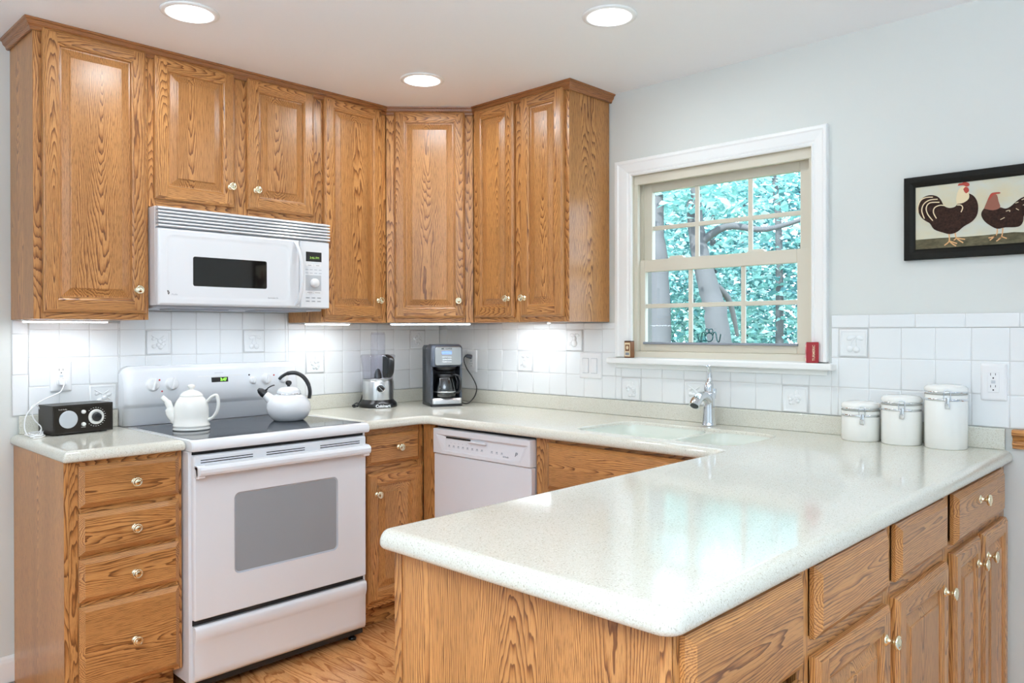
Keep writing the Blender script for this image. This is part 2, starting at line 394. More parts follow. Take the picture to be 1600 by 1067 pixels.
# ------------------------------------------------------------------ wall tiles
def tile(b, u0, u1, z0, z1, d=.0055):
    g = .0009; u0 += g; u1 -= g; z0 += g; z1 -= g
    def rect(i, y): return [(u0 + i, y, z0 + i), (u1 - i, y, z0 + i), (u1 - i, y, z1 - i), (u0 + i, y, z1 - i)]
    b.rings([rect(0, -.0032), rect(.0006, -.0044), rect(.0018, -.0051), rect(.0040, -.0055)], 'tile', True)
    b.add(rect(.0040, -.0055), [(0, 1, 2, 3)], 'tile', False)
def relief(parent, u, z, kind, w=.1):
    r = random.Random(kind * 13 + int(u * 100)); b = MB(); h = w / 2
    def rect(i, y): return [(u - h + i, y, z - h + i), (u + h - i, y, z - h + i), (u + h - i, y, z + h - i), (u - h + i, y, z + h - i)]
    b.rings([rect(0, -.005), rect(.001, -.0085), rect(.006, -.0095), rect(.010, -.0065)], 'tile', True); b.add(rect(.010, -.0065), [(0, 1, 2, 3)], 'tile')
    def leaf(cx, cz, a, L, wd):
        Mx = Matrix.Translation((u + cx, -.007, z + cz)) @ Matrix.Rotation(a, 4, 'Y'); b.X = Mx
        b.sphere((L / 2, 0, 0), (L / 2, .0035, wd), 'tile', 12, 6); b.X = None
    if kind % 4 == 0:      # cherries
        for cx, cz in ((-.012, -.022), (.012, -.024)): b.sphere((u + cx, -.007, z + cz), (.012, .007, .012), 'tile', 14, 8)
        b.tube(smooth_path([(u - .012, -.008, z - .012), (u - .004, -.008, z + .008), (u + .012, -.008, z + .026)], 5), .002, 'tile', 6)
        b.tube(smooth_path([(u + .012, -.008, z - .014), (u + .010, -.008, z + .008), (u + .012, -.008, z + .026)], 5), .002, 'tile', 6)
        leaf(.010, .024, .4, .028, .008); leaf(.008, .024, PI - .3, .034, .009)
    elif kind % 4 == 1:    # grapes and leaves
        for k in range(12): b.sphere((u + r.uniform(-.022, .020), -.007, z + r.uniform(-.03, .012)), (.0075, .006, .0075), 'tile', 10, 6)
        leaf(0, .018, .6, .03, .010); leaf(0, .018, PI - .5, .032, .010); leaf(.005, .01, 1.6, -.026, .008)
    elif kind % 4 == 2:    # pear with leaves
        b.sphere((u + .0, -.007, z - .014), (.018, .009, .018), 'tile', 16, 8); b.sphere((u + .003, -.007, z + .008), (.011, .007, .014), 'tile', 14, 8)
        b.tube([(u + .004, -.008, z + .02), (u + .008, -.008, z + .034)], .002, 'tile', 6)
        leaf(.006, .026, .1, .026, .008); leaf(.002, .022, PI + .2, .028, .009); leaf(-.018, -.01, 2.3, .018, .006)
    else:                  # berries and twigs
        for k in range(5): b.sphere((u + r.uniform(-.025, .02), -.007, z + r.uniform(-.026, .0)), (.010, .007, .009), 'tile', 12, 6)
        b.tube(smooth_path([(u - .03, -.008, z + .03), (u, -.008, z + .012), (u + .028, -.008, z - .01)], 5), .0025, 'tile', 6)
        b.tube(smooth_path([(u, -.008, z + .012), (u + .022, -.008, z + .028)], 5), .002, 'tile', 6)
        leaf(-.004, .014, .9, .026, .008); leaf(.01, .004, -.4, .026, .007); leaf(-.012, .02, 2.7, .02, .007)
    b.build('relief_tile', parent, label='square white relief tile with a raised border and fruit')
ROWS = [.9975, 1.104, 1.214, 1.3235]
def tiled(name, rects, joints, rel, rotz, extra=()):
    """rects: (u0,u1,z0,z1) areas; joints: u positions; tiles clipped to each area"""
    b = MB()
    relc = [(u, z) for u, z, k in rel]
    for (u0, u1, z0, z1) in rects:
        b.quad((u0, -.0036, z0), (u1, -.0036, z0), (u1, -.0036, z1), (u0, -.0036, z1), 'grout')
        us = [u0] + [j for j in joints if u0 + .004 < j < u1 - .004] + [u1]; zs = [z0] + [z for z in ROWS if z0 + .004 < z < z1 - .004] + [z1]
        for i in range(len(us) - 1):
            for j in range(len(zs) - 1):
                if any(us[i] < ru < us[i + 1] and zs[j] < rz < zs[j + 1] for ru, rz in relc): continue
                tile(b, us[i], us[i + 1], zs[j], zs[j + 1])
    for (u0, u1, z0, z1) in extra:
        b.quad((u0, -.0036, z0), (u1, -.0036, z0), (u1, -.0036, z1), (u0, -.0036, z1), 'grout'); tile(b, u0, u1, z0, z1)
    o = b.build(name, None, None, rotz); struct(o)
    for u, z, k in rel: relief(o, u, z, k)
    return o
JA = [-1.4145 + k * .1084 for k in range(-7, 14)]
RA = (1.159, 1.2685, 1.049)
tiled('trim_2', [(-2.062, -1.7325, .9975, 1.353), (-1.7325, -.966, .9975, 1.402), (-.966, -.008, .9975, 1.353)], JA,
      [(-1.577, RA[1], 3), (-1.143, RA[1], 0), (-.8184, RA[0], 1), (-1.8, RA[2], 3), (-.1675, RA[1], 1)], 0,
      [(-2.117, -2.063, .9975, 1.151), (-2.117, -2.063, 1.151, 1.306), (-2.117, -2.063, 1.306, 1.359)])['label'] = 'white square wall tiles behind the range counter'
JB = [2.379 + k * .1100 for k in range(-22, 12)]
tr_ = [2.243] + [2.379 + .156 * k for k in range(0, 9)]
tiled('trim_3', [(.0, 1.246, .9975, 1.353), (1.246, 2.243, .9975, 1.164), (2.243, 3.6, .9975, 1.3235)], JB,
      [(.674, RA[0], 2), (1.0, RA[1], 2), (1.334, RA[2], 1), (1.664, RA[2], 3), (2.104, RA[2], 1), (2.324, RA[1], 0)], -PI / 2,
      [(tr_[i], tr_[i + 1], 1.3245, 1.372) for i in range(len(tr_) - 1)])['label'] = 'white square wall tiles on the window wall'

# ------------------------------------------------------------------ window
wroot = bpy.data.objects.new('window_1', None); COL.objects.link(wroot); wroot['kind'] = 'structure'
wroot['label'] = 'double-hung window with white casing over the sink'
b = MB(); OY0, OY1, OZ1 = -2.232, -1.252, 2.088
def casing_prof(t): return t
IY0, IY1 = WY0 + .0035, WY1 - .0035
cp = [(0, 0), (0, -.010), (.10, -.0135), (.16, -.010), (.26, -.014), (.72, -.019), (.80, -.023), (.95, -.023), (1.0, -.019), (1.0, 0)]
def crings(y0, y1, z0, z1, oy0, oy1, oz1):
    L = []
    for t, x in cp:
        L.append([(x, y1 + (oy1 - y1) * t, z0), (x, y1 + (oy1 - y1) * t, z1 + (oz1 - z1) * t), (x, y0 + (oy0 - y0) * t, z1 + (oz1 - z1) * t), (x, y0 + (oy0 - y0) * t, z0)])
    return L
b.rings(crings(IY0, IY1, WZ0, WZ1 - .0035, OY0, OY1, OZ1), 'trim', False, False)
b.build('casing', wroot)
b = MB(); b.box((-.052, -2.262, 1.166), (.035, -1.226, 1.192), 'trim', None, .006, 3); b.box((-.016, -2.232, 1.145), (-.001, -1.252, 1.166), 'trim', None, .003, 2); b.build('window_sill', wroot)
b = MB()   # jamb liners and vinyl frame
b.box((-.001, WY1 - .004, WZ0 - .003), (.062, WY1 - .0005, WZ1 - .0005), 'vinyl'); b.box((.0621, WY1 - .016, WZ0 + .03), (.0935, WY1 - .0145, WZ1 - .024), 'sash_out'); b.box((.0621, WY1 - .004, WZ0 - .003), (.139, WY1 - .0005, WZ1 - .0005), 'sash_out'); b.box((-.001, WY0 + .0005, WZ0 - .003), (.135, WY0 + .004, WZ1 - .0005), 'vinyl'); b.box((-.001, WY0 + .0005, WZ1 - .004), (.135, WY1 - .0005, WZ1 - .0005), 'vinyl')
for y0, y1 in ((WY1 - .022, WY1), (WY0, WY0 + .022)):
    b.box((.012, y0, WZ0), (.03, y1, WZ1 - .0452), 'vinyl'); b.box((.058, y0, WZ0), (.064, y1, WZ1 - .0222), 'vinyl'); b.box((.094, y0, WZ0), (.125, y1, WZ1 - .0222), 'sash_out')
    b.box((.03, y0 + (.014 if y0 > -2 else 0), WZ0), (.094, y1 - (.014 if y0 < -2 else 0), WZ1 - .0222), 'vinyl')
b.box((.012, WY0 + .004, WZ1 - .045), (.03, WY1 - .004, WZ1 - .004), 'vinyl', None, .002); b.box((.0301, WY0 + .004, WZ1 - .022), (.125, WY1 - .004, WZ1 - .004), 'vinyl')
b.box((.004, WY0, WZ0 - .004), (.125, WY1, WZ0 + .026), 'vinyl', None, .003); b.build('window_frame', wroot)
def sash(x0, x1, y0, y1, z0, z1, gy0, gy1, gz0, gz1, ms, hz, name):
    b = MB()
    b.box((x0, gy1, z0), (x1, y1, z1), 'vinyl', None, .002); b.box((x0, y0, z0), (x1, gy0, z1), 'vinyl', None, .002)
    b.box((x0, gy0, gz1), (x1, gy1, z1), 'vinyl', None, .002); b.box((x0, gy0, z0), (x1, gy1, gz0), 'vinyl', None, .002)
    o = b.build(name, wroot); xm = (x0 + x1) / 2
    b = MB(); b.box((xm - .002, gy0, gz0), (xm + .002, gy1, gz1), 'glass'); b.build('glass_pane', o)
    b = MB()
    for y in ms: b.box((xm - .006, y - .0095, gz0), (xm + .006, y + .0095, gz1), 'vinyl', None, .002)
    b.box((xm - .0058, gy0, hz - .0095), (xm + .0058, gy1, hz + .0095), 'vinyl', None, .002); b.build('muntin_grid', o)
    return o
up_s = sash(.066, .092, -2.158, -1.350, 1.585, 1.998, -2.092, -1.400, 1.636, 1.944, (-1.626, -1.876), 1.780, 'upper_sash')
lo_s = sash(.032, .057, -2.158, -1.350, 1.222, 1.634, -2.094, -1.384, 1.262, 1.580, (-1.614, -1.862), 1.426, 'lower_sash')
for y in (-1.545, -1.92):
    b = MB(); b.rings([[(.034, y - .04, z0), (.060, y - .04, z0), (.060, y + .04, z0), (.034, y + .04, z0)] for z0 in (1.634,)] + [[(.036, y - .028, 1.645), (.058, y - .028, 1.645), (.058, y + .028, 1.645), (.036, y + .028, 1.645)]], 'vinyl', False, True, True, True); b.build('sash_latch', lo_s)
b = MB(); b.box((.022, -2.10, 1.254), (.033, -1.378, 1.264), 'mid_grey', None, .002); b.build('glazing_strip', lo_s)
# wire suncatcher standing against the glass
t = thing('wire_suncatcher', 'small teal wire figure with wavy arms against the lower window pane', 'ornament', (.027, -1.712, 1.266))
b = MB(); R_ = .0028
def circ(cy, cz, r, n=20, a0=0, a1=2 * PI): return [(0, -cy + r * math.cos(a0 + (a1 - a0) * k / n), cz + r * math.sin(a0 + (a1 - a0) * k / n)) for k in range(n)]
b.tube(circ(0, .021, .018), R_, 'teal', 6, closed=True); b.build('body_loop', t)
for c in (-.0095, .0095):
    b = MB(); b.tube(circ(c, .0475, .0088, 16), R_ * .8, 'teal', 6, closed=True); b.build('head_loop', t)
for s in (-1, 1):
    b = MB(); b.tube(smooth_path([(0, s * .017, .026), (0, s * .022, .040), (0, s * .031, .040), (0, s * .035, .022), (0, s * .040, .004), (0, s * .048, .004), (0, s * .052, .020), (0, s * .055, .034)], 5), R_, 'teal', 6); b.build('wire_arm', t)

# ------------------------------------------------------------------ cabinet pieces (local: x width, front = -y, z up)
def gz(x0, x1, y, z0, z1): return Grain('z', 'y', ((x0 + x1) / 2, y, (z0 + z1) / 2))
def gx(x0, x1, y, z0, z1): return Grain('x', 'y', ((x0 + x1) / 2, y, (z0 + z1) / 2))
def mitre(b, A, B, x0, x1, z0, z1, y, gs, smooth=False):
    """ring between inset A=(d,dy) and B; gs = grains for left,right,bottom,top"""
    def rect(p): d, dy = p; return [(x0 + d, y + dy, z0 + d), (x1 - d, y + dy, z0 + d), (x1 - d, y + dy, z1 - d), (x0 + d, y + dy, z1 - d)]
    a, c = rect(A), rect(B)
    for i, g in ((0, gs[2]), (1, gs[1]), (2, gs[3]), (3, gs[0])):
        j = (i + 1) % 4; b.add([a[i], a[j], c[j], c[i]], [(0, 1, 2, 3)], 'oak', smooth, g)
def door_mesh(x0, x1, z0, z1, y, fw=.056):
    b = MB()
    gl, gr = gz(x0, x0 + fw, y, z0, z1), gz(x1 - fw, x1, y, z0, z1); gb, gt = gx(x0, x1, y, z0, z0 + fw), gx(x0, x1, y, z1 - fw, z1)
    gp = gz(x0 + fw, x1 - fw, y, z0, z1); gs = (gl, gr, gb, gt); gpp = (gp,) * 4
    P = [(0, 0), (0, -.011), (.003, -.0155), (.006, -.0165), (.009, -.0195), (.012, -.020)]
    for A, B in zip(P, P[1:]): mitre(b, A, B, x0, x1, z0, z1, y, gs)
    o, i = .012, fw - .010; yf = y - .020
    for xa, xb, g in ((x0 + o, x0 + i, gl), (x1 - i, x1 - o, gr)): b.quad((xa, yf, z0 + o), (xb, yf, z0 + o), (xb, yf, z1 - o), (xa, yf, z1 - o), 'oak', g)
    for za, zb, g in ((z0 + o, z0 + i, gb), (z1 - i, z1 - o, gt)): b.quad((x0 + i, yf, za), (x1 - i, yf, za), (x1 - i, yf, zb), (x0 + i, yf, zb), 'oak', g)
    P = [(fw - .010, -.020), (fw - .006, -.0175), (fw - .002, -.0165), (fw, -.013), (fw + .001, -.009)]
    for A, B in zip(P, P[1:]): mitre(b, A, B, x0, x1, z0, z1, y, gs)
    P = [(fw + .001, -.009), (fw + .006, -.0085), (fw + .030, -.0150), (fw + .031, -.0175), (fw + .034, -.0185)]
    for A, B in zip(P, P[1:]): mitre(b, A, B, x0, x1, z0, z1, y, gpp)
    e = fw + .034; yp = y - .0185
    b.quad((x0 + e, yp, z0 + e), (x1 - e, yp, z0 + e), (x1 - e, yp, z1 - e), (x0 + e, yp, z1 - e), 'oak', gp)
    b.quad((x0, y, z0), (x1, y, z0), (x1, y, z1), (x0, y, z1), 'oak', gp)
    return b
def drawer_mesh(x0, x1, z0, z1, y):
    b = MB(); g = gx(x0, x1, y, z0, z1); g.tilt *= .5; gs = (g,) * 4
    P = [(0, 0), (0, -.009), (.002, -.0105), (.014, -.0185), (.016, -.020)]
    for A, B in zip(P, P[1:]): mitre(b, A, B, x0, x1, z0, z1, y, gs)
    b.quad((x0 + .016, y - .02, z0 + .016), (x1 - .016, y - .02, z0 + .016), (x1 - .016, y - .02, z1 - .016), (x0 + .016, y - .02, z1 - .016), 'oak', g)
    b.quad((x0, y, z0), (x1, y, z0), (x1, y, z1), (x0, y, z1), 'oak', g)
    return b
KN = MB(); KN.lathe([(.0001, -.001), (.0125, -.001), (.0125, .0015), (.0085, .004), (.0055, .006), (.0048, .014), (.0075, .0165), (.0138, .0195), (.0162, .0225), (.0165, .0248), (.0150, .0275), (.0118, .0285), (.0112, .0275), (.0095, .0282), (.006, .0298), (.0001, .0304)], 'brass', axis='-y', seg=28)
knob_me = None
def knob(parent, x, y, z):
    global knob_me
    if knob_me is None:
        o = KN.build('knob', parent, (x, y, z)); knob_me = o.data
    else:
        o = bpy.data.objects.new('knob', knob_me); COL.objects.link(o); o.parent = parent; o.location = (x, y, z)
    o['label'] = 'round polished brass knob'
    return o
def add_door(t, x0, x1, z0, z1, y, kx=None, kz=None, fw=.056):
    d = door_mesh(x0, x1, z0, z1, y, fw).build('door', t)
    if kx is not None: knob(d, kx, y - .0195, kz)
    return d
def add_drawer(t, x0, x1, z0, z1, y, kx=None, kz=None):
    d = drawer_mesh(x0, x1, z0, z1, y).build('drawer', t)
    if kx is not None: knob(d, kx, y - .0195, kz)
    return d
def panel_box(b, lo, hi):
    """carcass box with vertical grain on its sides"""
    x0, y0, z0 = lo; x1, y1, z1 = hi; cz = (z0 + z1) / 2; cy = (y0 + y1) / 2
    for x in (x0, x1):
        b.quad((x, y0, z0), (x, y1, z0), (x, y1, z1), (x, y0, z1), 'oak', Grain('z', 'x', (x, cy, cz)))
    for y in (y0, y1): b.quad((x0, y, z0), (x1, y, z0), (x1, y, z1), (x0, y, z1), 'oak', Grain('z', 'y', ((x0 + x1) / 2, y, cz)))
    for z in (z0, z1): b.quad((x0, y0, z), (x1, y0, z), (x1, y1, z), (x0, y1, z), 'oak', Grain('x', 'z', ((x0 + x1) / 2, cy, z)))
def frame_mesh(x0, x1, z0, z1, y, stiles, rails, t=.019):
    """face frame; stiles: (xa,xb), rails: (za,zb) between outer stiles"""
    b = MB()
    for xa, xb in stiles: b.box((xa, y, z0), (xb, y + t, z1), 'oak', gz(xa, xb, y, z0, z1), .0008)
    ss = sorted(stiles)
    for r in rails:
        za, zb = r[:2]; xa, xb = (r[2], r[3]) if len(r) > 2 else (ss[0][1], ss[-1][0])
        b.box((xa, y + .0004, za), (xb, y + t, zb), 'oak', gx(xa, xb, y, za, zb))
    return b
UZ0, UZ1, UD = 1.356, 2.398, .298
def upper(label, X0, X1, z0, doors, stiles, rotz=0, loc=None, wtop=UZ1, y_back=-.008, zoff=0):
    t = thing('upper_cabinet', label, 'cabinet', loc or (X0, 0, 0), rotz, 'oak wall cabinets'); w = X1 - X0
    b = MB(); panel_box(b, (.0008, -UD + .0192, z0), (w - .0008, y_back, wtop)); b.build('carcass', t)
    frame_mesh(0, w, z0 - .0, wtop, -UD, stiles, [(z0, z0 + .036), (wtop - .05, wtop)]).build('face_frame', t)
    for (a, c, za, zb, kx, kz) in doors: add_door(t, a, c, za, zb, -UD - .0005, kx, kz)
    return t
DZ0, DZ1 = 1.379, 2.388
x0 = -2.121
upper('tall single-door oak wall cabinet at the left end, left of the microwave', x0, -1.7315, UZ0 + .004, [(.026, .378, DZ0 + .005, DZ1, -1.783 - x0 + .004, 1.473)], [(0, .038), (.3517, .3895)])
x0 = -1.7305
upper('short two-door oak wall cabinet above the white microwave', x0, -.9670, 1.799, [(.019, .345, 1.831, DZ1 - .002, -1.4115 - x0 + .003, 1.913), (.401, .7195, 1.831, DZ1 - .002, -1.298 - x0 + .003, 1.913)], [(0, .03), (.333, .413), (.71, .7635)])
x0 = -.9660
upper('narrow one-door oak wall cabinet right of the microwave', x0, -.6032, UZ0, [(.008, .3305, DZ0, DZ1, -.6646 - x0 + .004, 1.463)], [(0, .022), (.318, .3628)])
# diagonal corner cabinet
A_, B_ = Vector((-.6022, -UD, 0)), Vector((-UD, -.6022, 0)); DL = (B_ - A_).length
t = thing('upper_cabinet', 'diagonal oak wall cabinet filling the corner, its single door above the coffee maker', 'cabinet', (A_.x, A_.y, 0), -PI / 4, 'oak wall cabinets')
b = MB(); inv = Matrix.Rotation(PI / 4, 4, 'Z') @ Matrix.Translation((-A_.x, -A_.y, 0))
foot = [(-.6022, -.008), (-.6022, -UD + .002), (-UD + .002, -.6022), (-.008, -.6022), (-.008, -.008)]
fl = [inv @ Vector((x, y, 0)) for x, y in foot]
for i in range(5):
    p, q = fl[i], fl[(i + 1) % 5]; mx_ = (p + q) / 2
    if i == 1: continue
    b.quad((p.x, p.y, UZ0), (q.x, q.y, UZ0), (q.x, q.y, UZ1), (p.x, p.y, UZ1), 'oak', Grain('z', 'y', (mx_.x, mx_.y, 1.9)))
for z in (UZ0, UZ1): b.add([(p.x, p.y, z) for p in fl], [list(range(5))], 'oak', False, Grain('x', 'z', (.2, .2, z)))
b.build('carcass', t)
frame_mesh(.002, DL - .002, UZ0, UZ1, 0, [(.002, .055), (DL - .055, DL - .002)], [(UZ0, UZ0 + .036), (UZ1 - .05, UZ1)], .017).build('face_frame', t)
add_door(t, .042, DL - .042, DZ0, DZ1, -.0005, DL - .072, 1.462)
# right hand cabinet on the window wall (local x = -world y)
upper('two-door oak wall cabinet beside the window, its finished end facing the window', .6032, 1.2135, UZ0, [(.020, .286, DZ0, DZ1 + .002, .255, 1.466), (.330, .5875, DZ0, DZ1 + .002, .357, 1.466)], [(0, .03), (.278, .34), (.575, .6103)], -PI / 2, (0, -.6032, 0))
# crown moulding following the cabinet tops
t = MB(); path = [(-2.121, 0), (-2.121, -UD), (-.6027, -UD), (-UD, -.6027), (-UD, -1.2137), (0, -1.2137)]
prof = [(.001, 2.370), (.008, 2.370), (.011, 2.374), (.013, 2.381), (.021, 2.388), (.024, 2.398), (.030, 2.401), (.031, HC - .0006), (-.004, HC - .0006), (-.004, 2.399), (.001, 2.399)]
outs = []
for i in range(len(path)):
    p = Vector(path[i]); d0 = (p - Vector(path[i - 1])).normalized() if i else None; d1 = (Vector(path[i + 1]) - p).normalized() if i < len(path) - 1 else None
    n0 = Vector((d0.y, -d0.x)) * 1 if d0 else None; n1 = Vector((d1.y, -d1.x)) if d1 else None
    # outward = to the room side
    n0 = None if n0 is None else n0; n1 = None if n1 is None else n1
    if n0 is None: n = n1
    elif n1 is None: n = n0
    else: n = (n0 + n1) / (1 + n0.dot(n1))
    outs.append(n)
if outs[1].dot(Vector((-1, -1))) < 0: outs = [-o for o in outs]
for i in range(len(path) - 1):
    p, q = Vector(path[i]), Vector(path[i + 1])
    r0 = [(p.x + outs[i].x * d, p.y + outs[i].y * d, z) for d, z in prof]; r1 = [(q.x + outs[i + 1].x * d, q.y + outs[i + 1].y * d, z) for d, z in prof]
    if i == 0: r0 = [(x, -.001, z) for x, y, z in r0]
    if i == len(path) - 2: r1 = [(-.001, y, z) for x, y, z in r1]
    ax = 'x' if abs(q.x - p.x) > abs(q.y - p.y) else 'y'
    t.rings([r0, r1], 'oak_crown_shaded', False, True, i == 0, i == len(path) - 2, Grain(ax, 'z', ((p.x + q.x) / 2, (p.y + q.y) / 2, 2.4)))
tag(t.build('crown_molding'), 'oak crown moulding with painted-in shade running along the tops of the wall cabinets at the ceiling', 'moulding')

# under-cabinet light bars
def bar(label, c, L, rotz, z, dep=.034, h=.011, en=STRIP, lip=False):
    t = thing('under_cabinet_light', label, 'light bar', (c[0], c[1], z), rotz, 'under-cabinet light bars')
    b = MB(); b.box((-L / 2, -dep / 2, -h * .55), (L / 2, dep / 2, 0), 'white_matte', None, .001)
    if lip: b.box((-L / 2, -dep / 2 - .003, -h - .002), (L / 2, -dep / 2 + .0025, 0), 'white_matte', None, .001)
    b.build('housing', t)
    b = MB(); b.box((-L / 2 + .004, -dep / 2 + .003, -h), (L / 2 - .004, dep / 2 - .003, -h * .56), 'strip', None, .002); b.build('diffuser', t)
    light('bar_light', 'AREA', (c[0], c[1], z - h - .001), (0, 0, rotz), en * L / .3, (.86, .93, 1.0), shape='RECTANGLE', size=L, size_y=dep)
bar('white glowing light bar under the tall left wall cabinet', (-1.975, -.155), .29, 0, UZ0 + .0035)
bar('white glowing light bar under the narrow cabinet right of the microwave', (-.838, -.15), .24, 0, UZ0 - .0005)
bar('white glowing light bar under the diagonal corner cabinet', (-.428, -.428), .40, -PI / 4, UZ0 - .0005)
bar('slim shielded light bar under the two-door cabinet by the window', (-.13, -.80), .30, -PI / 2, UZ0 - .0005, .03, .006, STRIP, True)

# ------------------------------------------------------------------ base cabinets
BZ0, BZ1, BD = .105, .8885, .597
def base(label, loc, w, rotz, stiles, rails, y_back=-.012, depth=BD, open_top=False, kick=True, z0=BZ0):
    t = thing('base_cabinet', label, 'cabinet', loc, rotz, 'oak base cabinets')
    b = MB()
    if not open_top: panel_box(b, (.0008, -depth + .0192, z0), (w - .0008, y_back, BZ1))
    else:
        panel_box(b, (.0008, -depth + .0192, z0), (.018, y_back, BZ1)); panel_box(b, (w - .018, -depth + .0192, z0), (w - .0008, y_back, BZ1)); panel_box(b, (.019, -depth + .0192, z0), (w - .019, y_back, z0 + .018))
    b.build('carcass', t)
    frame_mesh(0, w, z0, BZ1, -depth, stiles, rails).build('face_frame', t)
    if kick:
        b = MB(); b.box((.001, -depth + .075, .001), (w - .001, -depth + .09, z0 - .0005), 'oak', gx(0, w, 0, 0, .1)); b.box((.001, -depth + .091, .001), (.018, y_back, z0 - .0005), 'oak', Grain('z', 'x', (0, -.3, .05))); b.box((w - .018, -depth + .091, .001), (w - .001, y_back, z0 - .0005), 'oak', Grain('z', 'x', (w, -.3, .05))); b.build('toe_kick', t)
    return t
x0 = -2.1005; w = -1.7335 - x0
t = base('oak base cabinet with four knobbed drawers at the left end, beside the white range', (x0, 0, 0), w, 0, [(0, .036), (w - .022, w)], [(BZ0, BZ0 + .022), (.402, .430), (.560, .592), (.708, .742), (.862, BZ1)])
for z0, z1, kz in ((.735, .872, .803), (.578, .716, .645), (.424, .565, .490), (.119, .408, .260)): add_drawer(t, .027, w - .0135, z0, z1, -BD - .0005, -1.901 - x0, kz)
b = MB(); b.box((-.0145, -BD, .001), (-.0008, -.013, BZ1), 'oak', Grain('z', 'x', (0, -.3, .5))); b.build('end_panel', t)
x0 = -.9655; w = .348
t = base('oak base cabinet with one drawer over one door, between the range and the dishwasher corner', (x0, 0, 0), w, 0, [(0, .032), (w - .034, w)], [(BZ0, BZ0 + .03), (.690, .735), (.860, BZ1)])
add_drawer(t, .029, .318, .729, .861, -BD - .0005, -.7765 - x0 + .006, .798); add_door(t, .030, .334, .131, .6935, -BD - .0005, .0755, .603)
b = MB(); g = Grain('z', 'x', (-.6, -.64, .5)); b.box((-.6165, -.681, BZ0), (-.598, -.6005, BZ1), 'oak', g); b.box((-.55, -.681, .001), (-.535, -.61, BZ0), 'oak', Grain('z', 'x', (-.5, -.6, .1)))
tag(b.build('corner_filler'), 'narrow vertical oak filler strip in the corner left of the dishwasher', 'filler strip')
# sink base on the window wall
w = .838
t = base('oak sink base cabinet with a wide plain false front, right of the dishwasher', (0, -1.290, 0), w, -PI / 2, [(0, .070), (w - .05, w)], [(BZ0, BZ0 + .03), (.655, .700), (.872, BZ1)], open_top=True)
add_drawer(t, .068, w - .06, .689, .8725, -BD - .0005); add_door(t, .066, w / 2 - .003, .131, .668, -BD - .0005); add_door(t, w / 2 + .003, w - .06, .131, .668, -BD - .0005)
# peninsula units
PY, PF = -2.166, -2.806
UN = [(-1.9735, -1.5455), (-1.5445, -1.110), (-1.109, -.664), (-.663, -.020)]
PL = ['oak peninsula cabinet at the open end, with a plain drawer and a finished end panel', 'oak peninsula cabinet second from the open end, plain drawer over a door with a knob', 'oak peninsula cabinet third from the open end, plain drawer with swirling grain over a door', 'oak peninsula cabinet against the right wall, knobbed drawer over a pair of narrow doors']
dep = PY - PF
for i, (xa, xb) in enumerate(UN):
    w = xb - xa; sl = .024 if i else .03
    st = [(0, sl), (w - (.024 if i < 3 else .04), w)] + ([(.270, .330)] if i == 3 else [])
    t = base(PL[i], (xa, PY, 0), w, 0, st, [(BZ0, BZ0 + .03), (.708, .752), (.880, BZ1)], 0, dep)
    Y = -dep - .0005
    if i == 0: add_drawer(t, -1.9590 - xa, -1.5715 - xa, .712, .880, Y); add_door(t, -1.959 - xa, -1.5715 - xa, .131, .690, Y)
    if i == 1: add_drawer(t, -1.516 - xa, -1.139 - xa, .747, .881, Y); add_door(t, -1.516 - xa, -1.132 - xa, .131, .7145, Y, -1.168 - xa, .649)
    if i == 2: add_drawer(t, -1.077 - xa, -.704 - xa, .750, .880, Y); add_door(t, -1.084 - xa, -.698 - xa, .131, .7155, Y, -.735 - xa, .647)
    if i == 3:
        add_drawer(t, -.623 - xa, -.0885 - xa, .742, .878, Y, -.395 - xa, .831)
        add_door(t, -.634 - xa, -.381 - xa, .131, .722, Y, -.418 - xa, .651, .05); add_door(t, -.346 - xa, -.054 - xa, .131, .720, Y, -.312 - xa, .651, .05)
    if i == 0:
        b = MB(); zz = .001
        for q in range(3): ya = -dep + .02 + (dep - .02) * q / 3; b.box((-.0016, ya, zz), (-.0003, ya + (dep - .02) / 3, BZ1), 'oak', Grain('z', 'x', (0, ya + .1, .45)))
        for ya, yb in ((-.022, .0), (-dep + .001, -dep + .021)): b.box((-.0052, ya, zz), (-.0017, yb, BZ1), 'oak', Grain('z', 'x', (0, ya, .45)), .0008)
        b.build('end_panel', t)

# ------------------------------------------------------------------ countertops
def outline(pts, d, n=7):
    """pts: (x, y, r) counter-clockwise; inset by d, corners rounded"""
    N = len(pts); P = [Vector(p[:2]) for p in pts]; out = []
    for i in range(N):
        a, c, e = P[i - 1], P[i], P[(i + 1) % N]
        u, v = (c - a).normalized(), (e - c).normalized(); nu, nv = Vector((-u.y, u.x)), Vector((-v.y, v.x))
        q = c + (nu + nv) * d / (1 + nu.dot(nv)) if True else c
        turn = u.x * v.y - u.y * v.x; r = pts[i][2]
        r = max(r - d, .0003) if turn > 0 else r + d
        s, e2 = q - u * r, q + v * r
        ce = s + (nu if turn > 0 else -nu) * r
        a0 = math.atan2(s.y - ce.y, s.x - ce.x); a1 = math.atan2(e2.y - ce.y, e2.x - ce.x)
        da = (a1 - a0 + PI) % (2 * PI) - PI
        for k in range(n + 1): out.append((ce.x + r * math.cos(a0 + da * k / n), ce.y + r * math.sin(a0 + da * k / n)))
    return out
EDGE = [(.012, .8900), (.006, .8910), (.0025, .8935), (.0005, .8975), (0, .902), (.0006, .9085), (.003, .9155), (.007, .9215), (.0125, .9255), (.019, .9275), (.025, ZC)]
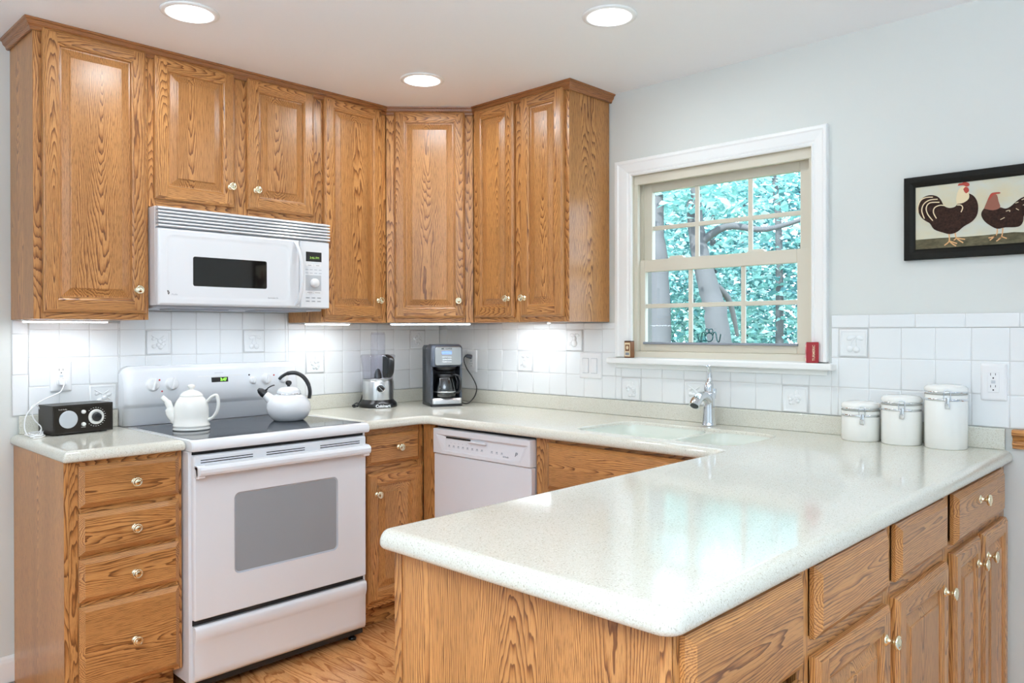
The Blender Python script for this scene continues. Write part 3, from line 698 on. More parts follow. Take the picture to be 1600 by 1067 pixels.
def slab(pts, holes, name):
    b = MB(); rs = [[(x, y, z) for x, y in outline(pts, d)] for d, z in EDGE]
    b.rings(rs, 'counter', True)
    hs = [[(x, y) for x, y in outline(h, -.006)] for h in holes]; hl = [[(x, y) for x, y in outline(h, 0)] for h in holes]
    b.poly([(x, y, ZC) for x, y in outline(pts, .025)], 'counter', [[(x, y, ZC) for x, y in h] for h in hs])
    b.poly([(x, y, .89) for x, y in outline(pts, .012)], 'counter', [[(x, y, .89) for x, y in h] for h in hl])
    for a, c in zip(hs, hl): b.rings([[(x, y, ZC) for x, y in a], [((x * .5 + X * .5) , (y * .5 + Y * .5), ZC - .0018) for (x, y), (X, Y) in zip(a, c)], [(x, y, ZC - .006) for x, y in c], [(x, y, .89) for x, y in c]], 'counter', True)
    return b
SINK = [(-.548, -1.432, .07), (-.548, -2.128, .07), (-.168, -2.128, .09), (-.168, -1.432, .09)]
b = slab([(-.003, -.003, .002), (-.9665, -.003, .002), (-.9665, -.6435, .006), (-.6435, -.6435, .035), (-.6435, -2.146, .03), (-2.0140, -2.146, .030), (-2.0140, -2.831, .034), (-.001, -2.831, .022)], [SINK], 'x')
ct = tag(b.build('countertop'), 'large cream speckled L-shaped countertop with the peninsula and sink cutout', 'countertop')
def splash(parent, lo, hi, tag_=None):
    b = MB(); b.box(lo, hi, 'counter', None, .0025, 2); b.build('backsplash', parent)
splash(ct, (-.964, -.0200, ZC - .0005), (-.0215, -.0058, .9965)); splash(ct, (-.0205, -2.8085, ZC - .0005), (-.0058, -.0058, .9965))
b = slab([(-1.7285, -.003, .002), (-2.1245, -.003, .002), (-2.1245, -.629, .010), (-1.7285, -.629, .008)], [], 'x')
cl = tag(b.build('countertop'), 'short cream countertop at the left end, under the black radio', 'countertop'); splash(cl, (-2.098, -.0200, ZC - .0005), (-1.746, -.0058, .9965))
# sink, undermounted double bowl
t = thing('sink', 'cream double-bowl undermount sink below the window', 'sink', (-.358, -1.78, .70))
def rr(x0, x1, y0, y1, r): return [(x0, y1, r), (x0, y0, r), (x1, y0, r), (x1, y1, r)]
off = Vector((.358, 1.78, -.70))
B1, B2 = rr(-.538, -.178, -1.835, -1.442, .06), rr(-.538, -.178, -2.118, -1.865, .06)
b = MB(); T = lambda x, y, z: (x + off.x, y + off.y, z + off.z)
b.poly([T(x, y, .9155) for x, y in outline(SINK, .0006)], 'sink', [[T(x, y, .9155) for x, y in outline(h, -.004)] for h in (B1, B2)]); b.build('rim', t)
for h, dz in ((B1, .19), (B2, .15)):
    b = MB(); L = [(-.004, .9155), (-.001, .8878), (.001, .885), (.002, .875), (.010, .9155 - dz + .04), (.018, .9155 - dz + .015), (.035, .9155 - dz + .003), (.06, .9155 - dz)]
    b.rings([[T(x, y, z) for x, y in outline([(p[0], p[1], p[2] + .004) for p in h], d)] for d, z in L], 'sink', True, True, False, True); bo = b.build('bowl', t)
    cx_, cy_ = (h[0][0] + h[2][0]) / 2, (h[0][1] + h[1][1]) / 2
    b = MB(); b.lathe([(.042, 0), (.042, .002), (.036, .003), (.03, -.001), (.001, -.001)], 'steel', T(cx_, cy_, .9155 - dz + .0005)); b.build('drain', bo)
# faucet
t = thing('faucet', 'chrome single-lever kitchen faucet behind the sink', 'faucet', (-.088, -1.778, ZC + .0002), -.0)
b = MB(); b.lathe([(.001, 0), (.0285, 0), (.0290, .003), (.0275, .006), (.0265, .02), (.0235, .06), (.0215, .09), (.0225, .105), (.0235, .112), (.0225, .13), (.017, .145), (.001, .150)], 'chrome', seg=32); b.build('body', t)
b = MB()
b.tube(smooth_path([(-.004, 0, .100), (-.03, -.003, .116), (-.06, -.006, .124), (-.095, -.010, .120), (-.120, -.012, .108)], 6), [.0195] * 12 + [.0185] * 6 + [.020] * 3 + [.021] * 4, 'chrome', 16); sp_ = b.build('spout', t)
b = MB(); b.tube([(-.119, -.012, .110), (-.128, -.0125, .100), (-.136, -.013, .090)], [.0215, .0225, .0215], 'chrome', 18); b.tube([(-.1358, -.013, .0905), (-.1375, -.0131, .0885)], [.0175, .016], 'black', 16); b.build('spray_head', sp_)
b = MB(); b.lathe([(.019, .136), (.020, .150), (.0175, .168), (.012, .180), (.001, .183)], 'chrome', seg=24)
b.tube(smooth_path([(.0, 0, .165), (.004, -.002, .19), (.004, -.001, .215), (-.006, 0, .244)], 5), [(.011, .012)] * 5 + [(.008, .009)] * 5 + [(.0065, .0085)] * 4 + [(.0085, .006)] * 2, 'chrome', 12); b.build('lever', t)
b = MB(); b.tube([(.016, -.014, .11), (.020, -.017, .150)], [.007, .006], 'chrome', 10); b.build('side_stem', t)

# ------------------------------------------------------------------ range
t = thing('range', 'white freestanding electric range with a black glass cooktop, under the microwave', 'stove', (-1.7265, 0, 0)); w = .7575
b = MB(); b.box((.0, -.638, .052), (w, -.014, .885), 'white', None, .003, 2); b.build('body', t)
for x, y in ((.04, -.60), (w - .04, -.60), (.04, -.06), (w - .04, -.06)):
    b = MB(); b.lathe([(.001, 0), (.017, 0), (.017, .008), (.009, .011), (.009, .053)], 'black', (x, y, .0005), seg=14); b.build('leg', t)
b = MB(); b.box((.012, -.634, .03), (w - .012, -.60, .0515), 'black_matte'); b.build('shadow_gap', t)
b = MB()   # cooktop frame: front nose profile swept along x
prof = [(-.005, .886), (-.655, .886), (-.668, .887), (-.6735, .891), (-.675, .899), (-.6735, .912), (-.668, .921), (-.658, .9255), (-.648, .9265), (-.005, .9265)]
L = []
for x, k in ((-.0008, .004), (.0015, .0012), (.006, 0), (w - .006, 0), (w - .0015, .0012), (w + .0008, .004)):
    L.append([(x, y + (k if y < -.1 else 0), z - (k if z > .9 else -k) * .5) for y, z in prof])
b.rings(L, 'white', True, True, True, True); ck = b.build('cooktop', t)
b = MB(); gx0, gx1 = .0145, w - .0445
b.X = None; b.rings([[(x, y, .9266) for x, y in outline([(gx1, -.11, .012), (gx0, -.11, .012), (gx0, -.640, .012), (gx1 + .03, -.640, .012)][::1], 0)], [(x, y, .9276) for x, y in outline([(gx1, -.11, .012), (gx0, -.11, .012), (gx0, -.640, .012), (gx1 + .03, -.640, .012)], .001)]], 'cooktop', False, True, False, True); cg = b.build('glass_top', ck)
for x, y, r in ((.20, -.48, .105), (.56, -.48, .085), (.20, -.24, .075), (.56, -.24, .105)):
    b = MB(); b.lathe([(r, .92765), (r + .0022, .92765)], 'burner', (x, y, 0), seg=48); b.lathe([(r * .66, .92765), (r * .66 + .0015, .92765)], 'burner', (x, y, 0), seg=48); b.build('burner_ring', cg)
# back console
b = MB()
def csec(x, ins):
    P = [(-.006, .9285), (-.070, .9285), (-.072, .998), (-.078, 1.003), (-.090, 1.012), (-.098, 1.022), (-.094, 1.08), (-.084, 1.145), (-.078, 1.158), (-.066, 1.168), (-.05, 1.172), (-.006, 1.172)]
    return [(x, min(y + ins * .9, -.006) if y < -.02 else y, (z - ins * 1.0 if z > 1.13 else z)) for y, z in P]
b.rings([csec(-.014, .030), csec(-.012, .020), csec(-.006, .010), csec(.006, .003), csec(.02, 0), csec(w - .02, 0), csec(w - .006, .003), csec(w + .002, .010), csec(w + .004, .020), csec(w + .005, .030)], 'white', True, True, True, True)
cs = b.build('control_console', t)
def cy(z): return -.098 + (z - 1.022) * (.014 / .123) - .0004
tilt = math.atan(.014 / .123)
def face_plate(b, x0, x1, z0, z1, m, th=.0012, g=0):
    b.add([(x0, cy(z0) - g, z0), (x1, cy(z0) - g, z0), (x1, cy(z1) - g, z1), (x0, cy(z1) - g, z1), (x0, cy(z0) - g - th, z0 + th), (x1, cy(z0) - g - th, z0 + th), (x1, cy(z1) - g - th, z1 - th), (x0, cy(z1) - g - th, z1 - th)], [(4, 5, 6, 7), (0, 1, 5, 4), (1, 2, 6, 5), (2, 3, 7, 6), (3, 0, 4, 7)], m)
O_ = -1.7265
def dial(x, z, r, lab='knob'):
    b = MB(); b.X = Matrix.Translation((x - O_, cy(z), z)) @ Matrix.Rotation(-tilt, 4, 'X')
    b.lathe([(r * 1.12, -.001), (r * 1.12, .002), (r, .004), (r * .96, .016), (r * .8, .019), (.0001, .0195)], 'white_matte', axis='-y', seg=26)
    b.X = b.X @ Matrix.Rotation(.25, 4, 'Y'); b.box((-r * .2, -.030, -r * .98), (r * .2, -.017, r * .98), 'white_matte', None, .0025, 2); b.build(lab, cs)
for x, z, r in ((-1.637, 1.094, .0245), (-1.5585, 1.094, .0245), (-1.1293, 1.096, .022), (-1.045, 1.098, .022)): dial(x, z, r)
dial(-1.1953, 1.092, .015)
b = MB(); face_plate(b, -1.4455 - O_, -1.2446 - O_, 1.053, 1.123, 'white_matte', .0008); dp = b.build('display_panel', cs)
b = MB(); face_plate(b, -1.3861 - O_, -1.3105 - O_, 1.092, 1.114, 'slot', .0008, .0009); b.build('clock_window', dp)
lettering('clock_digits', '3:47', .017, (-1.332 - O_, cy(1.103) - .0022, 1.103), dp, 'led_green', (PI / 2 - tilt, 0, 0), bold=.0004)
b = MB(); rr_ = random.Random(5)
for x in (-1.432, -1.414, -1.396, -1.302, -1.284, -1.266):
    for z in (1.103, 1.088, 1.070): face_plate(b, x - .005 - O_, x + .005 - O_, z - .0012, z + .0012, 'light_grey', .0002, .0009)
for x in (-1.372, -1.35, -1.32): face_plate(b, x - .007 - O_, x + .007 - O_, 1.072, 1.076, 'light_grey', .0002, .0009)
b.build('button_print', dp)
for x, z in ((-1.6073, 1.113), (-1.5996, 1.066), (-1.088, 1.112), (-1.088, 1.078), (-1.21, 1.118), (-1.013, 1.075)):
    b = MB(); b.lathe([(.0001, .002), (.0036, .0018), (.0040, 0)], 'red_led' if x < -1.5 or x > -1.1 else 'slot', (x - O_, cy(z), z), '-y', 12); b.build('indicator_dot', cs)
b = MB()
for x in (-1.66, -1.537, -1.49, -1.455): face_plate(b, x - .006 - O_, x + .006 - O_, 1.124, 1.1255, 'light_grey', .0002); face_plate(b, x - .004 - O_, x + .004 - O_, 1.062, 1.0635, 'light_grey', .0002)
face_plate(b, -1.482 - O_, -1.466 - O_, 1.112, 1.118, 'light_grey', .0002); face_plate(b, -1.482 - O_, -1.466 - O_, 1.088, 1.106, 'light_grey', .0002); face_plate(b, -1.452 - O_, -1.440 - O_, 1.090, 1.100, 'light_grey', .0002); face_plate(b, -1.37 - O_, -1.33 - O_, 1.132, 1.1335, 'light_grey', .0002)
b.build('console_print', cs)
# oven door
b = MB(); dx0, dx1, dz0, dz1, dy = .010, w - .009, .2785, .872, -.6605
wx0, wx1, wz0, wz1 = -1.5655 - O_, -1.1185 - O_, .417, .7185
def rp(x0, x1, z0, z1, r, y, d=0, n=6): return [(x, y, z) for x, z in outline([(x0, z0, r), (x1, z0, r), (x1, z1, r), (x0, z1, r)], d, n)]
b.rings([rp(dx0, dx1, dz0, dz1, .008, -.6385), rp(dx0, dx1, dz0, dz1, .008, -.652), rp(dx0, dx1, dz0, dz1, .008, -.658, .002), rp(dx0, dx1, dz0, dz1, .008, dy, .006)], 'white', True, True, True)
b.poly(rp(dx0, dx1, dz0, dz1, .008, dy, .006), 'white', [rp(wx0, wx1, wz0, wz1, .022, dy)])
b.rings([rp(wx0, wx1, wz0, wz1, .022, dy), rp(wx0, wx1, wz0, wz1, .022, dy + .003, .004), rp(wx0, wx1, wz0, wz1, .022, dy + .004, .006)], 'light_grey', True)
od = b.build('oven_door', t)
b = MB(); b.poly(rp(wx0, wx1, wz0, wz1, .022, dy + .0039, .006), 'oven_glass'); b.build('door_window', od)
b = MB()
for xa, xb in ((.035, .235), (.290, .455), (.525, .715)):
    for z in (.853, .8445): b.box((xa, dy - .0006, z - .0016), (xb, dy + .001, z + .0016), 'slot')
b.build('vent_slots', od)
b = MB(); hp = [(-.659, .838), (-.690, .836), (-.699, .832), (-.703, .824), (-.703, .812), (-.699, .804), (-.690, .801), (-.682, .805), (-.680, .812), (-.680, .822), (-.659, .826)]
L = []
for x, k in ((.012, .0), (.016, 1), (.06, 1), (w - .06, 1), (w - .014, 1), (w - .010, 0)): L.append([(x, -.659 + (y + .659) * (.75 + .25 * k), z) for y, z in hp])
b.rings(L, 'white', False, True, True, True); b.box((.012, -.690, .790), (.042, -.658, .838), 'white', None, .005, 2); b.box((w - .040, -.690, .790), (w - .010, -.658, .838), 'white', None, .005, 2); b.build('door_handle', od)
b = MB(); prof = [(-.640, .062), (-.654, .063), (-.658, .068), (-.6595, .09), (-.6595, .196), (-.664, .206), (-.668, .222), (-.668, .246), (-.664, .255), (-.655, .258), (-.640, .258)]
L = []
for x, k in ((.013, .003), (.017, 0), (.06, 0), (w - .058, 0), (w - .015, 0), (w - .011, .003)):
    L.append([(x, y + k if y < -.645 else y, z) for y, z in prof])
b.rings(L, 'white', True, True, True, True); b.build('storage_drawer', t)
b = MB(); b.box((.012, -.639, .2585), (w - .012, -.6382, .2785), 'slot'); b.build('door_gap', t)
b = MB(); b.box((.012, -.6395, .8725), (w - .012, -.638, .8855), 'slot'); b.build('door_gap', t)

# ------------------------------------------------------------------ microwave
MX = -1.7275; mw = .7545
t = thing('microwave', 'white over-the-range microwave oven hung under the short cabinet', 'microwave', (MX, 0, 1.404))
H = .392; FY = -.352
b = MB(); b.box((0, FY, .012), (mw, -.014, H), 'white', None, .003, 2); b.box((.012, FY + .01, 0), (mw - .02, -.02, .0125), 'light_grey', None, .003); body = b.build('body', t)
b = MB(); b.box((.06, -.34, -.004), (.30, -.24, .0005), 'mid_grey', None, .002); b.box((.42, -.34, -.004), (.66, -.24, .0005), 'mid_grey', None, .002); b.build('underside_filter', body)
light('cooktop_lamp_light', 'AREA', (MX + .38, -.22, 1.398), (0, 0, 0), .9, (.86, .92, 1.0), shape='RECTANGLE', size=.5, size_y=.12)
b = MB()   # louvred vent
for k in range(6):
    z = .312 + k * .0132
    b.rings([[(x, FY - .0005, z), (x, FY - .028, z + .001), (x, FY - .032, z + .004), (x, FY - .030, z + .008), (x, FY - .022, z + .0102), (x, FY - .0005, z + .0105)] for x in (.001, mw - .001)], 'white', False, True, True, True)
b.box((.004, FY - .012, .311), (mw - .004, FY - .0003, .391), 'light_grey'); b.build('vent_grille', t)
DW_ = 1.7275 - 1.1225; b = MB()
def dface(z): # slightly bowed door face
    return -.026 - .010 * max(0, 1 - ((z - .16) / .16) ** 2) ** .5 * .4
wx0, wx1, wz0, wz1 = -1.592 - MX, -1.2785 - MX, .089, .205
P = [(0, 0), (0, -.020), (.003, -.025), (.008, -.027)]
b.rings([rp(.001, DW_ - .001, .013, .308, .006, FY + y, d) for d, y in P], 'white', True, True, True)
b.poly(rp(.001, DW_ - .001, .013, .308, .006, FY - .027, .008), 'white', [rp(.03, DW_ - .05, .036, .283, .03, FY - .027)])
b.rings([rp(.03, DW_ - .05, .036, .283, .03, FY - .027), rp(.03, DW_ - .05, .036, .283, .03, FY - .0255, .010), rp(.03, DW_ - .05, .036, .283, .03, FY - .0255, .012)], 'white', True)
b.poly(rp(.03, DW_ - .05, .036, .283, .03, FY - .0255, .012), 'white', [rp(wx0, wx1, wz0, wz1, .008, FY - .0255)]); b.rings([rp(wx0, wx1, wz0, wz1, .008, FY - .0255), rp(wx0, wx1, wz0, wz1, .008, FY - .0235, .002)], 'slot', True)
md = b.build('door', t)
b = MB(); b.poly(rp(wx0, wx1, wz0, wz1, .008, FY - .0236, .002), 'dark_glass'); b.build('door_window', md)
b = MB(); b.tube(smooth_path([(DW_ - .024, FY - .022, .300), (DW_ - .016, FY - .040, .27), (DW_ - .006, FY - .052, .20), (DW_ - .005, FY - .052, .12), (DW_ - .012, FY - .040, .05), (DW_ - .020, FY - .022, .024)], 5), [(.010, .006)] * 26, 'white', 12); b.build('door_handle', md)
b = MB(); b.lathe([(.0085, 0), (.0085, .0004), (.0001, .0004)], 'slot', (-1.692 - MX, FY - .0258, .0605), '-y', 24); lg = b.build('badge', md)
lettering('badge_letters', 'GE', .010, (-1.692 - MX, FY - .0264, .0605), md, 'white', shear=.2, extrude=.0002); lettering('badge_text', 'Profile', .009, (-1.676 - MX, FY - .0257, .054), md, 'light_grey', align='LEFT', extrude=.0002, shear=.2)
lettering('model_text', 'Spacemaker XL', .0075, (-1.25 - MX, FY - .0257, .052), md, 'mid_grey', extrude=.0002)
cx0, cx1 = DW_ + .001, mw - .001; b = MB()
b.rings([rp(cx0, cx1, .013, .308, .005, FY + y, d) for d, y in ((0, 0), (0, -.022), (.004, -.027))], 'white', True, True, True, True)
cp_ = b.build('control_panel', t); yf = FY - .027
def pl(b, x0, x1, z0, z1, m, th=.0008): b.box((x0 - MX, yf - th, z0 - 1.404), (x1 - MX, yf + .0002, z1 - 1.404), m)
b = MB(); pl(b, -1.094, -1.016, 1.622, 1.664, 'slot'); b.build('display', cp_); lettering('display_digits', '3:46 PM', .0145, (-1.052 - MX, yf - .0012, 1.638 - 1.404), cp_, 'led_dim', extrude=.0002)
b = MB(); pl(b, -1.096, -1.018, 1.494, 1.562, 'grille', .0004); b.build('dial_plate', cp_)
b = MB(); b.lathe([(.0195, 0), (.0185, .014), (.016, .0165), (.0001, .017)], 'white_matte', (-1.053 - MX, yf, 1.528 - 1.404), '-y', 24); b.build('dial', cp_)
b = MB()
for x in (-1.076, -1.036):
    for za, zb, hw in ((1.600, 1.611, .008), (1.480, 1.490, .013)):
        b2 = MB(); pl(b2, x - .018, x + .018, za, zb, 'white_matte', .001); pl(b2, x - hw, x + hw, (za + zb) / 2 - .001, (za + zb) / 2 + .001, 'mid_grey', .0014); b2.build('button', cp_)
for z in (1.586, 1.571):
    for x in (-1.089, -1.068, -1.045, -1.023): pl(b, x - .007, x + .007, z - .0013, z + .0013, 'light_grey', .0006)
for z in (1.462, 1.447):
    for x in (-1.085, -1.057, -1.029): pl(b, x - .010, x + .010, z - .003, z + .003, 'grille', .0006); pl(b, x - .006, x + .006, z - .001, z + .001, 'mid_grey', .0008)
b.build('button_print', cp_)

# ------------------------------------------------------------------ dishwasher (local x = -world y)
t = thing('dishwasher', 'white built-in dishwasher under the counter, left of the sink cabinet', 'dishwasher', (0, -.6835, 0), -PI / 2); w = .604
b = MB(); b.box((.003, -.596, .10), (w - .003, -.02, .872), 'light_grey'); b.build('tub', t)
b = MB(); b.box((.002, -.624, .12), (w - .002, -.5965, .761), 'dish', None, .004, 2); b.build('door', t)
b = MB(); b.box((.02, -.54, .001), (w - .02, -.52, .0995), 'black_matte'); b.build('kick_plate', t)
b = MB(); pz0, pz1, py = .7635, .8755, -.630
b.rings([rp(.001, w - .001, pz0, pz1, .004, -.5965), rp(.001, w - .001, pz0, pz1, .004, py + .003), rp(.001, w - .001, pz0, pz1, .004, py, .003)], 'dish', True, True, True)
tz = [(.05, .782), (.55, .776), (.575, .851), (.095 - .045, .851)]
hole = [(.062, py, .7795), (.548, py, .7795), (.590, py, .8515), (.080 - .06, py, .8515)]
b.poly(rp(.001, w - .001, pz0, pz1, .004, py, .003), 'dish', [hole])
inn = [(.085, py + .004, .784), (.540, py + .004, .784), (.560, py + .012, .842), (.075, py + .012, .842)]
b.rings([hole, inn], 'dish', False, True, False, True); cpn = b.build('control_panel', t)
b = MB(); b.box((.083, py + .006, .836), (.240, py + .0115, .8425), 'slot', None, .001); b.box((.235, py - .004, .829), (.345, py + .008, .8365), 'dish', None, .002); b.build('latch_handle', cpn)
b = MB()
for i, x in enumerate((.115, .140, .165, .19, .215, .245)): b.box((x - .006, py + .0085, .811), (x + .006, py + .0115, .8125), 'light_grey'); b.box((x - .002, py + .0085, .815), (x + .002, py + .0115, .818), 'mid_grey')
for i in range(12):
    x = .105 + i * .03
    if i in (8, ): continue
    b.box((x - .008, py + .0060, .7985), (x + .008, py + .009, .8000), 'light_grey'); b.box((x - .0045, py + .0060, .802), (x + .0045, py + .0095, .8075), 'light_grey')
b.build('button_icons', cpn)
lettering('logo', 'p', .026, (.518, py + .0062, .813), cpn, 'mid_grey', shear=.3, extrude=.0012); lettering('model_text', 'GE Profile', .008, (.46, py + .0045, .792), cpn, 'light_grey', extrude=.0012)

# ------------------------------------------------------------------ small things on the counters
# radio and its white cord
ra = math.radians(8); fl_ = Vector((-2.030, -.182, ZC))
t = thing('radio', 'black tabletop radio with a round pale speaker and white tuning dial, on the left counter', 'radio', fl_, ra)
rw, rd, rh = .221, .118, .112
b = MB(); b.box((0, 0, .004), (rw, rd, rh), 'radio_wood', None, .0015, 2)
for x in (.03, rw - .03):
    for y in (.02, rd - .02): b.box((x - .01, y - .01, 0), (x + .01, y + .01, .0045), 'black')
b.build('case', t)
b = MB(); b.box((.007, -.0015, .011), (rw - .007, .002, rh - .007), 'radio_face'); fp_ = b.build('faceplate', t)
b = MB(); b.lathe([(.033, 0), (.033, .003), (.031, .0036), (.0001, .0036)], 'grille', (.054, -.001, .058), '-y', 40); b.build('speaker_grille', fp_)
b = MB(); b.lathe([(.0285, 0), (.0285, .006), (.027, .007), (.017, .007), (.017, .0005)], 'radio_white', (.155, -.001, .060), '-y', 40); b.build('tuning_ring', fp_)
b = MB(); b.lathe([(.0172, .002), (.0165, .013), (.0145, .0145), (.0001, .0148)], 'black', (.155, -.001, .060), '-y', 32); b.build('tuning_knob', fp_)
for z in (.083, .036):
    b = MB(); b.lathe([(.0075, 0), (.007, .008), (.006, .009), (.0001, .0092)], 'radio_white', (.108, -.001, z), '-y', 20); b.build('small_knob', fp_)
b = MB()
for k in range(24):
    a = PI * 2 * k / 24
    if -2.5 < math.atan2(math.sin(a), math.cos(a)) < 2.6: b.X = Matrix.Translation((.155 + .0355 * math.cos(a), -.0017, .060 + .0355 * math.sin(a))); b.box((-.0022, -.0003, -.0007), (.0022, .0002, .0007), 'radio_white')
b.X = None; b.box((.1, -.002, .024), (.117, -.0014, .0252), 'radio_white'); b.build('dial_markings', fp_)
lettering('maker_text', 'Tivoli Audio', .0062, (.034, -.0017, .0965), fp_, 'radio_white', extrude=.0002)
tw = Matrix.Translation(fl_) @ Matrix.Rotation(ra, 4, 'Z'); ti = tw.inverted()
b = MB(); W = lambda *p: ti @ Vector(p)
pts = [(-1.953, -.022, 1.118), (-1.953, -.045, 1.112), (-1.968, -.060, 1.085), (-2.005, -.07, 1.068), (-2.050, -.085, 1.050), (-2.092, -.10, 1.010), (-2.106, -.12, .965), (-2.095, -.13, .9325), (-2.065, -.11, .9325), (-2.040, -.085, .955), (-2.035, -.075, 1.0), (-2.055, -.075, 1.040), (-2.075, -.085, 1.030), (-2.070, -.10, .99), (-2.048, -.105, .958), (-2.06, -.13, .9345), (-2.095, -.165, .9325), (-2.100, -.19, .9345), (-2.075, -.17, .936), (-2.05, -.135, .9385), (-2.055, -.11, .9420), (-2.09, -.13, .9440), (-2.103, -.17, .944), (-2.085, -.185, .9400), (-2.055, -.155, .9360), (-2.040, -.09, .9350), (-1.99, -.045, .945), (-1.96, -.05, .965)]
b.tube([ti @ p for p in smooth_path(pts, 6)], .0022, 'cord_white', 8)
pts = [(-2.1, -.21, .9315), (-2.075, -.20, .9315), (-2.05, -.16, .9315), (-2.05, -.1, .9315), (-2.08, -.09, .938), (-2.104, -.12, .938), (-2.102, -.17, .937), (-2.07, -.19, .9365), (-2.046, -.12, .943), (-2.02, -.06, .9365)]
b.tube([ti @ p for p in smooth_path(pts, 6)], .0022, 'cord_white', 8); cd = b.build('power_cord', t, label='coiled white power cord')
b = MB(); p0 = W(-1.953, -.018, 1.118); b.X = Matrix.Translation(p0) @ Matrix.Rotation(-ra, 4, 'Z'); b.box((-.013, -.024, -.012), (.013, .0045, .012), 'cord_white', None, .004, 2); b.build('plug', cd, label='white plug in the outlet')
# outlets and switch
def outlet(label, loc, rotz, w=.076, h=.122):
    t = thing('wall_outlet', label, 'outlet', loc, rotz, 'white wall outlets')
    b = MB(); b.rings([rp(-w / 2, w / 2, -h / 2, h / 2, .006, y, d) for d, y in ((0, 0), (.0005, -.003), (.004, -.006), (.010, -.0065))], 'white_matte', True, True, False, True); b.build('cover_plate', t)
    b = MB(); b.box((-.0165, -.009, -.0335), (.0165, -.006, .0335), 'white_matte', None, .001); r = b.build('receptacle', t)
    b = MB()
    for z in (.0195, -.0195):
        b.box((-.0085, -.0093, z + .002), (-.0068, -.0088, z + .010), 'slot'); b.box((.0055, -.0093, z + .003), (.0072, -.0088, z + .010), 'slot'); b.lathe([(.0024, 0), (.0001, .0002)], 'slot', (0, -.0091, z - .006), '-y', 12)
    b.box((-.006, -.0098, -.004), (.006, -.009, .000), 'grille'); b.box((-.006, -.0098, .001), (.006, -.009, .005), 'grille'); b.build('slots', r)
    return t
outlet('white wall outlet above the radio with a white plug in its lower socket', (-1.953, -.0058, 1.141), 0)
outlet('white wall outlet by the coffee maker with a black plug in its upper socket', (-.0058, -.278, 1.150), -PI / 2)
outlet('empty white wall outlet above the canisters at the right', (-.0058, -2.775, 1.1455), -PI / 2)
t = thing('light_switch', 'white double rocker light switch left of the window', 'light switch', (-.0058, -1.101, 1.149), -PI / 2)
b = MB(); b.rings([rp(-.066, .066, -.061, .061, .006, y, d) for d, y in ((0, 0), (.0005, -.003), (.004, -.006), (.010, -.0065))], 'white_matte', True, True, False, True); b.build('cover_plate', t)
for x in (-.0255, .0255):
    b = MB(); b.box((x - .0185, -.0072, -.036), (x + .0185, -.006, .036), 'grille'); b.rings([[(x - .0165, -.007, -.0335), (x + .0165, -.007, -.0335), (x + .0165, -.007, .0335), (x - .0165, -.007, .0335)], [(x - .016, -.012, -.033), (x + .016, -.012, -.033), (x + .016, -.0085, .033), (x - .016, -.0085, .033)]], 'white_matte', False, True, False, True); b.build('rocker', t)

# teapot
t = thing('teapot', 'white ceramic teapot with a domed lid standing on the left of the cooktop', 'teapot', (-1.586, -.345, .928), -.72)
b = MB(); b.lathe([(.001, 0), (.066, 0), (.069, .002), (.0695, .006), (.067, .009), (.0665, .012), (.0685, .014), (.0685, .02), (.0655, .023), (.0645, .05), (.0638, .085), (.060, .103), (.052, .119), (.0425, .130), (.040, .132)], 'ceramic', seg=40); bd = b.build('body', t)
b = MB(); b.lathe([(.0415, .130), (.0435, .133), (.0425, .136), (.036, .144), (.026, .151), (.014, .1555), (.009, .157), (.0075, .160), (.010, .164), (.0145, .168), (.0145, .173), (.010, .177), (.001, .179)], 'ceramic', seg=36); b.build('lid', t)
b = MB(); b.tube(smooth_path([(-.052, 0, .040), (-.075, 0, .058), (-.083, 0, .090), (-.094, 0, .112), (-.112, 0, .1285)], 6), [(.017, .026)] * 4 + [(.015, .020)] * 7 + [(.011, .013)] * 7 + [(.009, .0095)] * 7, 'ceramic', 14); b.build('spout', t)
b = MB(); b.tube(smooth_path([(.058, 0, .108), (.075, 0, .125), (.092, 0, .134), (.100, 0, .128), (.104, 0, .100), (.098, 0, .070), (.082, 0, .046), (.060, 0, .036)], 5), [(.0075, .0065)] * 36, 'ceramic', 12); b.build('handle', t)
# kettle
t = thing('tea_kettle', 'round white enamel whistling kettle with a black arched handle, on the right of the cooktop', 'kettle', (-1.154, -.335, .928), -.72)
b = MB(); b.lathe([(.001, 0), (.060, 0), (.066, .003), (.080, .016), (.0905, .036), (.0935, .056), (.090, .076), (.080, .094), (.066, .106), (.054, .112), (.051, .1125)], 'enamel_kettle', seg=44); b.build('body', t)
b = MB(); b.lathe([(.052, .112), (.054, .114), (.0535, .117), (.051, .118)], 'chrome', seg=40); b.lathe([(.051, .117), (.050, .126), (.043, .136), (.030, .143), (.014, .146), (.001, .1465)], 'enamel_kettle', seg=40); ld = b.build('lid', t)
b = MB(); b.lathe([(.006, .145), (.007, .152), (.0115, .155), (.0135, .162), (.0115, .169), (.006, .172), (.001, .1725)], 'black', seg=24); b.build('lid_knob', ld)
b = MB(); b.tube([(-.062, 0, .078), (-.085, 0, .098), (-.100, 0, .111)], [.024, .020, .0165], 'enamel_kettle', 18); sp_ = b.build('spout', t)
b = MB(); b.tube([(-.0995, 0, .1105), (-.108, 0, .1175), (-.122, 0, .129), (-.130, 0, .136)], [.0172, .0180, .0135, .006], 'black', 16); b.tube(smooth_path([(-.102, 0, .124), (-.088, 0, .140), (-.070, 0, .150), (-.060, 0, .152)], 5), .0026, 'black', 8); b.tube([(-.108, 0, .122), (-.09, 0, .136)], [(.013, .006), (.009, .004)], 'black', 10); b.build('whistle_cap', sp_)
